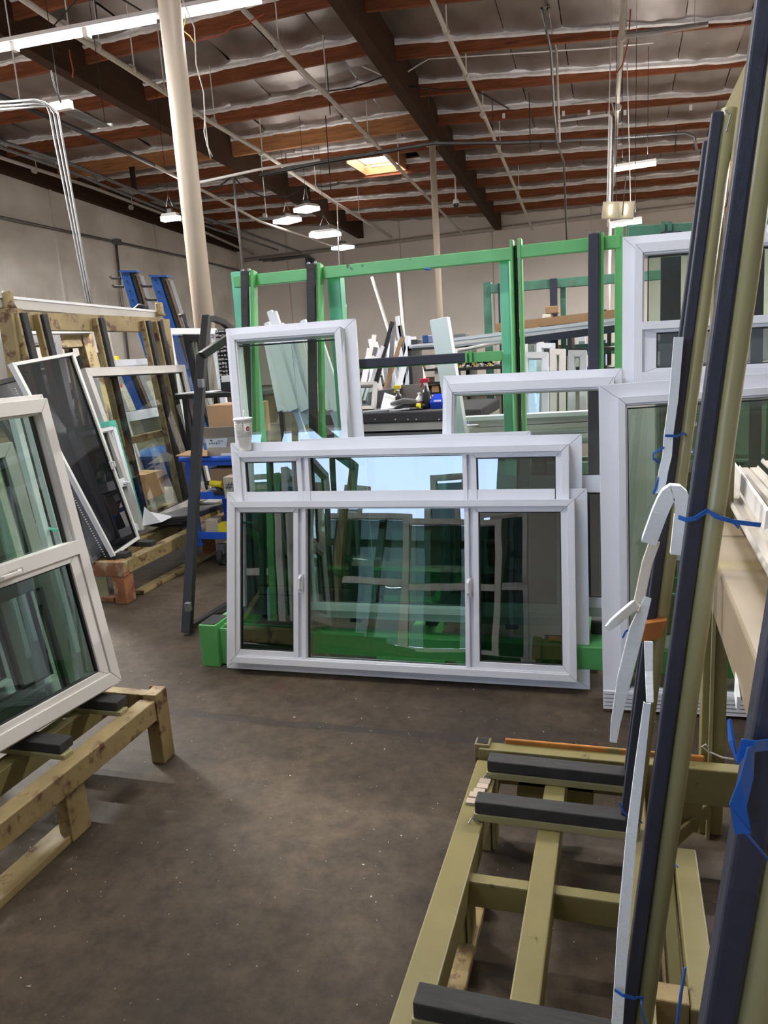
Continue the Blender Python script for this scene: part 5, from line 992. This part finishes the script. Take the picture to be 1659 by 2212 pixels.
# dark shelving and clutter beyond
def shelf(x0p, x1p, Y, ys, label, m='black_metal', top=None):
    a, b_ = at(x0p, ys[0], Y=Y), at(x1p, ys[0], Y=Y); o = thing('shelf_unit', label, 'shelf', (a.x, Y, 0))
    for y in ys: z = at((x0p + x1p) / 2, y, Y=Y).z; MB().box((a.x, Y, z - .03), (b_.x, Y + .5, z)).build('board', m, o)
    zt2 = at(x0p, (top or ys[0]), Y=Y).z
    for x in (a.x, b_.x - .04): MB().box((x, Y, 0), (x + .04, Y + .5, zt2)).build('side_frame', m, o)
    return o
shelf(770, 980, 11, (800, 828, 850), 'dark bench frame crowded with offcuts beyond the workbench', 'black_metal', 800)
shelf(965, 1100, 8.2, (793, 825, 850), 'dark shelf with cables beside the white box post')
shelf(1225, 1345, 7.6, (705, 752, 795), 'dark shelf unit seen between the green post and the padded bar')
rr = random.Random(21)
for k in range(16):
    px = 972 + k * 5.6; a = at(px, 790, Y=8.1); z = at(1030, 793, Y=8.2).z; o = MB().sweep([V((a.x, 8.35, z)), V((a.x + rr.uniform(-.03, .05), 8.35, z + rr.uniform(.03, .09))), V((a.x + .08, 8.35, z + rr.uniform(0, .05)))], .03, .02)
    solo(o, 'offcut', ['wood_light', 'cardboard_pale', 'plastic_yellow', 'vinyl_warm', 'plastic_black', 'vinyl_grey'][k % 6], ORD[k] + ' from the left of the offcuts heaped on the dark shelf by the box post', 'offcut', 'offcuts heaped on the dark shelf')
rr = random.Random(8)
cl = [('vinyl_grey', 810, 800, 60), ('black_metal', 930, 800, 40), ('vinyl', 965, 770, 30), ('grey_board', 905, 740, 16)]
for k in range(26):
    px = 775 + k * 8.2 + rr.uniform(-3, 3); py = rr.choice((800, 828, 850)); Y = 11.05; a = at(px, py, Y=Y); z = at(875, py, Y=11).z; w, h = rr.uniform(.06, .16), rr.uniform(.05, .22)
    solo(MB().box((a.x, Y, z), (a.x + w, Y + .3, z + h)), 'parts_box', rr.choice(['steel_grey', 'plastic_black', 'vinyl_grey', 'cardboard', 'plastic_white', 'blue_steel', 'black_metal']), ORD[k] + ' from the left of the small containers on the dark bench beyond the workbench', 'box', 'containers on the far dark bench')
# window frames standing about, seen under the white profile bundle
for k, (px0, px1, pt, pb2, Y, lab) in enumerate(((1128, 1185, 762, 815, 6.6, 'white mitred frame corner just right of the green double post'), (1190, 1222, 755, 810, 7.0, 'white frame behind the dark green rack post'), (1228, 1268, 758, 812, 6.4, 'white frame against the padded bar on its left'), (1130, 1175, 730, 800, 8.4, 'grey frame standing farther behind the double post'), (1160, 1200, 742, 800, 8.0, 'tall white frame edge beneath the profile bundle'))):
    a, b_ = at(px0, pb2 + 140, Y=Y), at(px1, pb2 + 140, Y=Y); t1 = at(px0, pt, Y=Y + .12); t2 = at(px1, pt, Y=Y + .12)
    win(lab, a, b_, t1, t2, fl=(0, 0, 0, 0), fr=(.05, .05, .05, .05), proud=.05, m='vinyl_warm' if k % 2 else 'vinyl', panes=[(.2, .8, .06, .94, None, 'glass_green', .01)], bevel=0)
for k in range(8):
    a = at(1140 + k * 22, 745, Y=9.2); solo(MB().box((a.x, 9.2, a.z - .25), (a.x + .07, 9.3, a.z + .05 * (k % 3))), 'parts_box', ['vinyl', 'steel_grey', 'blue_steel', 'wood_light', 'vinyl_grey'][k % 5], ORD[k] + ' from the left of the narrow items below the white bundle', 'box', 'items below the white bundle')
for k, (px0, py0, px1, py1, m, lab) in enumerate(((1178, 660, 1205, 678, 'wood_light', 'brown wooden box on the far ledge behind the dark green rack'), (1172, 678, 1190, 696, 'foam_cream', 'pale bundled cloth beside the brown wooden box'), (1300, 668, 1312, 678, 'plastic_black', 'small black box on the ledge left of the last green post'), (980, 720, 1004, 734, 'steel_grey', 'grey crumpled bag near the white box post'), (888, 733, 900, 748, 'plastic_black', 'black speaker box beyond the offcuts'), (913, 724, 924, 742, 'blue_steel', 'blue and white carton left of the white box post'), (960, 660, 962, 661, 'vinyl', 'x'))):
    if lab == 'x': continue
    Y = 8.6; a, b_ = at(px0, py1, Y=Y), at(px1, py0, Y=Y); solo(MB().box((a.x, Y, a.z), (b_.x, Y + .25, b_.z)), 'storage_box', m, lab, 'box', bevel=.008)
shelf(1166, 1320, 8.55, (697,), 'tall dark stand holding the brown box beyond the dark green rack', top=697); shelf(880, 1012, 8.55, (748,), 'dark stand with small cartons left of the white box post', top=748)
# white profile bundle on dark arm, cardboard above
Y1 = 5.7
def bundle(a0, a1, b0, b1, n, Y, lab, m='vinyl', grp=None, t_=.016):
    for k in range(n):
        q = k / n; p_ = at(a0[0], a0[1] + (b0 - a0[1]) * q, Y=Y + .02 * (k % 2)); s = at(a1[0], a1[1] + (b1 - a1[1]) * q, Y=Y + .02 * (k % 2) + .1)
        solo(MB().bar(p_, s, .22, t_), 'vinyl_profile', m if k % 3 != 2 else 'vinyl_warm', ORD[k] + ' from the top: ' + lab, 'profile', grp)
bundle((968, 735), (1345, 689), 752, 712, 4, Y1, 'long white profile in the bundle crossing behind the green posts', grp='long white bundle behind the green posts', t_=.022)
bundle((885, 747), (1000, 738), 754, 746, 2, 6.4, 'shorter white profile left of the box post', grp='short white profiles left of the box post')
bundle((985, 757), (1080, 738), 768, 744, 2, 6.0, 'splayed white strip right of the box post', m='vinyl_warm', grp='splayed white strips by the box post', t_=.012)
solo(MB().bar(at(1072, 708, Y=6.1), at(1345, 676, Y=6.2), .2, .06), 'cardboard_sleeve', 'cardboard', 'long brown cardboard sleeve above the white bundle', 'cardboard')
solo(MB().bar(at(1120, 737, Y=5.65), at(1345, 708, Y=5.7), .16, .05), 'support_arm', 'navy_rubber', 'dark padded arm under the white bundle', 'arm')

for k in range(11):
    y0_ = 905 + k * 6; a = at(990 + (k % 3) * 22, y0_, Y=5.0 + .03 * (k % 4)); b_ = at(1275, y0_ - 14, Y=5.2 + .03 * (k % 4)); solo(MB().bar(a, b_, .10, .026), 'vinyl_profile', ['vinyl', 'vinyl_grey', 'vinyl_warm'][k % 3], ORD[k] + ' from the top of the low profile stack behind the centre right window', 'profile', 'low stack behind the centre right window')
o = thing('blue_bin', 'purple-blue bin seen through the left end of the centre right window', 'bin', at(1000, 925, Y=5.3)); a = at(992, 922, Y=5.3); MB().box((a.x, 5.2, a.z - .05), (a.x + .10, 5.5, a.z + .03)).build('tub', 'plastic_blue', o, .004)

# ---------------------------------------------------------------- dark green rack farther back
o = thing('glass_rack', 'weathered dark green A-frame rack beyond the bright green one', 'rack', (0, 9, 0))
def dg(nm, px0, px1, py, Y=9.0, d=.09, m='dark_green_paint', zbot=0): a, b_ = at(px0, py, Y=Y), at(px1, py, Y=Y); return MB().box((a.x, Y, zbot), (b_.x, Y + d, a.z)).build(nm, m, o, .006)
dg('post', 1043, 1060, 610); dg('post', 1210, 1222, 616, Y=9.05); dg('padded_bar', 1187, 1203, 602, Y=8.93, d=.05, m='navy_rubber'); dg('padded_bar', 1075, 1079, 612, Y=8.93, d=.05, m='navy_rubber'); dg('post', 1450, 1466, 600)
a, b_ = at(1060, 624, Y=9.0), at(1450, 592, Y=9.0); MB().bar(a, b_, .08, .10).build('top_beam', 'dark_green_paint', o, .006)
a, b_ = at(1222, 757, Y=9.0), at(1450, 746, Y=9.0); MB().bar(a, b_, .08, .12).build('mid_beam', 'dark_green_paint', o, .006)
for z in (.15, ): MB().box((-1.6, 8.6, .05), (1.6, 8.7, .2)).build('base_rail', 'dark_green_paint', o); MB().box((-1.6, 9.0, .05), (1.6, 9.1, .2)).build('base_rail', 'dark_green_paint', o)
o = thing('glass_rack', 'dark green rack whose top beam rises just behind the biggest window', 'rack', (.5, 5.0, 0))
a, b_ = at(1357, 492, Y=5.0), at(1700, 470, Y=5.0); MB().bar(a + V((0, 0, -.03)), b_ + V((0, 0, -.03)), .06, .07).build('top_beam', 'dark_green_paint', o, .005)
for px in (1370, 1700): c_ = at(px, 483, Y=5.0); MB().box((c_.x - .045, 5.03, 0), (c_.x + .045, 5.11, c_.z)).build('post', 'dark_green_paint', o, .005)
for px in (1432, 1447, 1632): c_ = at(px, 486, Y=4.96); MB().box((c_.x - .012, 4.95, c_.z - .08), (c_.x + .012, 5.0, c_.z + .02)).build('bracket', 'dark_green_paint', o, .002)
for px in (1440, 1460, 1640): c_ = at(px, 500, Y=4.93); MB().bar((c_.x, 4.7, .25), (c_.x, 4.95, c_.z), .06, .04, (0, 1, 0)).build('padded_bar', 'navy_rubber', o, .004)
MB().box((.0, 4.6, .08), (1.6, 4.7, .2)).build('base_rail', 'dark_green_paint', o); MB().box((.0, 5.3, .08), (1.6, 5.4, .2)).build('base_rail', 'dark_green_paint', o)
nt = MB()
for k in range(14): p_ = at(1385 + k * 2.6, 490 + 4 * math.sin(k), Y=4.98); nt.tube([p_, p_ + V((.05, 0, -.02 * (k % 3)))], .001, 4)
tag(nt.build('plastic_netting', 'cable_white'), 'wisps of clear netting on the dark green beam above the biggest window', 'netting')['kind'] = 'stuff'
for k in range(3): solo(MB().bar((.3, 6.4, 1.0 + .12 * k), (2.4, 6.6, 1.05 + .12 * k), .2, .08), 'vinyl_profile', ['vinyl', 'wood_light', 'vinyl_grey'][k], ['lowest', 'middle brown', 'top grey'][k] + ' long length seen through the biggest window', 'profile')

# ---------------------------------------------------------------- rows behind the viewer, seen in the reflections
def backrow(x, y, w, h, lean, rz, label, m='vinyl_warm', gl='glass_black'):  # panes made near-opaque to block the door sky low in reflections
    d = V((-math.cos(rz), -math.sin(rz), 0)); n_ = V((d.y, -d.x, 0)); bl_ = V((x, y, .3)); up = (V((0, 0, 1)) - V((n_.x, n_.y, 0)) * lean).normalized() * h
    b = bl_ + d * w; win(label, bl_, b, bl_ + up, b + up, fl=(0, 0, 0, 0), fr=(.07, .07, .07, .07), proud=.04, m=m, panes=[(.06, .94, .05, .48, None, gl, .01), (.06, .94, .53, .95, None, gl, .01)], bars=[(.06, .94, .48, .53, 0, .03)], bevel=0)
labs = ['first', 'second', 'third', 'fourth', 'fifth', 'sixth', 'seventh', 'eighth', 'ninth', 'tenth', 'eleventh']
for k, (x, y, w, h, rz) in enumerate(((-1.15, -2.5, 1.25, 1.7, .04), (-2.4, -2.6, 1.25, 1.85, -.04), (-3.6, -2.5, 1.2, 1.95, .05), (-4.8, -2.6, 1.3, 1.75, -.05), (-6.1, -2.7, 1.3, 1.9, .03), (-7.3, -2.8, 1.2, 1.8, .05),
        (-1.8, -3.3, .5, 2.25, .15), (-3.3, -3.4, .4, 2.2, -.2), (-4.6, -3.4, .5, 2.3, .1), (-5.9, -3.5, .4, 2.2, -.12), (-1.0, -5.2, .8, 2.4, .2))):
    backrow(x, y, w, h, .12 * (1 if k % 2 else -1), rz, labs[k] + ' dark glazed window standing behind the viewer, counted from the aisle')
o = thing('glass_rack', 'black rack behind the viewer carrying the reflected windows', 'rack', (-4, -3.6, 0))
for x in (-1.4, -3.2, -5.0, -6.8): MB().bar((x, -3.7, 0), (x + .1, -3.9, 2.3), .09, .09, (0, 1, 0)).build('post', 'black_metal', o)
MB().box((-8.6, -2.45, .0), (-.9, -2.36, .32)).build('base_rail', 'black_metal', o); MB().box((-6.9, -3.95, 1.9), (-1.3, -3.87, 2.0)).build('top_beam', 'black_metal', o)  # tall base rail added to block the sky gap under the windows

# ---------------------------------------------------------------- litter on the floor
rr = random.Random(99); db = MB()
for i in range(1500):
    y = rr.uniform(.9, 6.5) ** 1.0; x = rr.uniform(-3.2, 1.2) * (1 if y > 2 else .7); s = rr.choice((.0006, .0008, .001, .0014, .0022)) * rr.uniform(.7, 1.3); a = rr.uniform(0, 6.28)
    L_ = s * rr.choice((1, 1, 1.5, 3)); c_, s_ = math.cos(a), math.sin(a); db.add([(x - c_ * L_, y - s_ * L_, .001), (x + s_ * s, y - c_ * s, .001), (x + c_ * L_, y + s_ * L_, .0025), (x - s_ * s, y + c_ * s, .003)], [(0, 1, 2), (0, 2, 3)])
tag(db.build('floor_debris', 'debris'), 'fine white chips and shavings scattered over the concrete floor', 'debris')['kind'] = 'stuff'
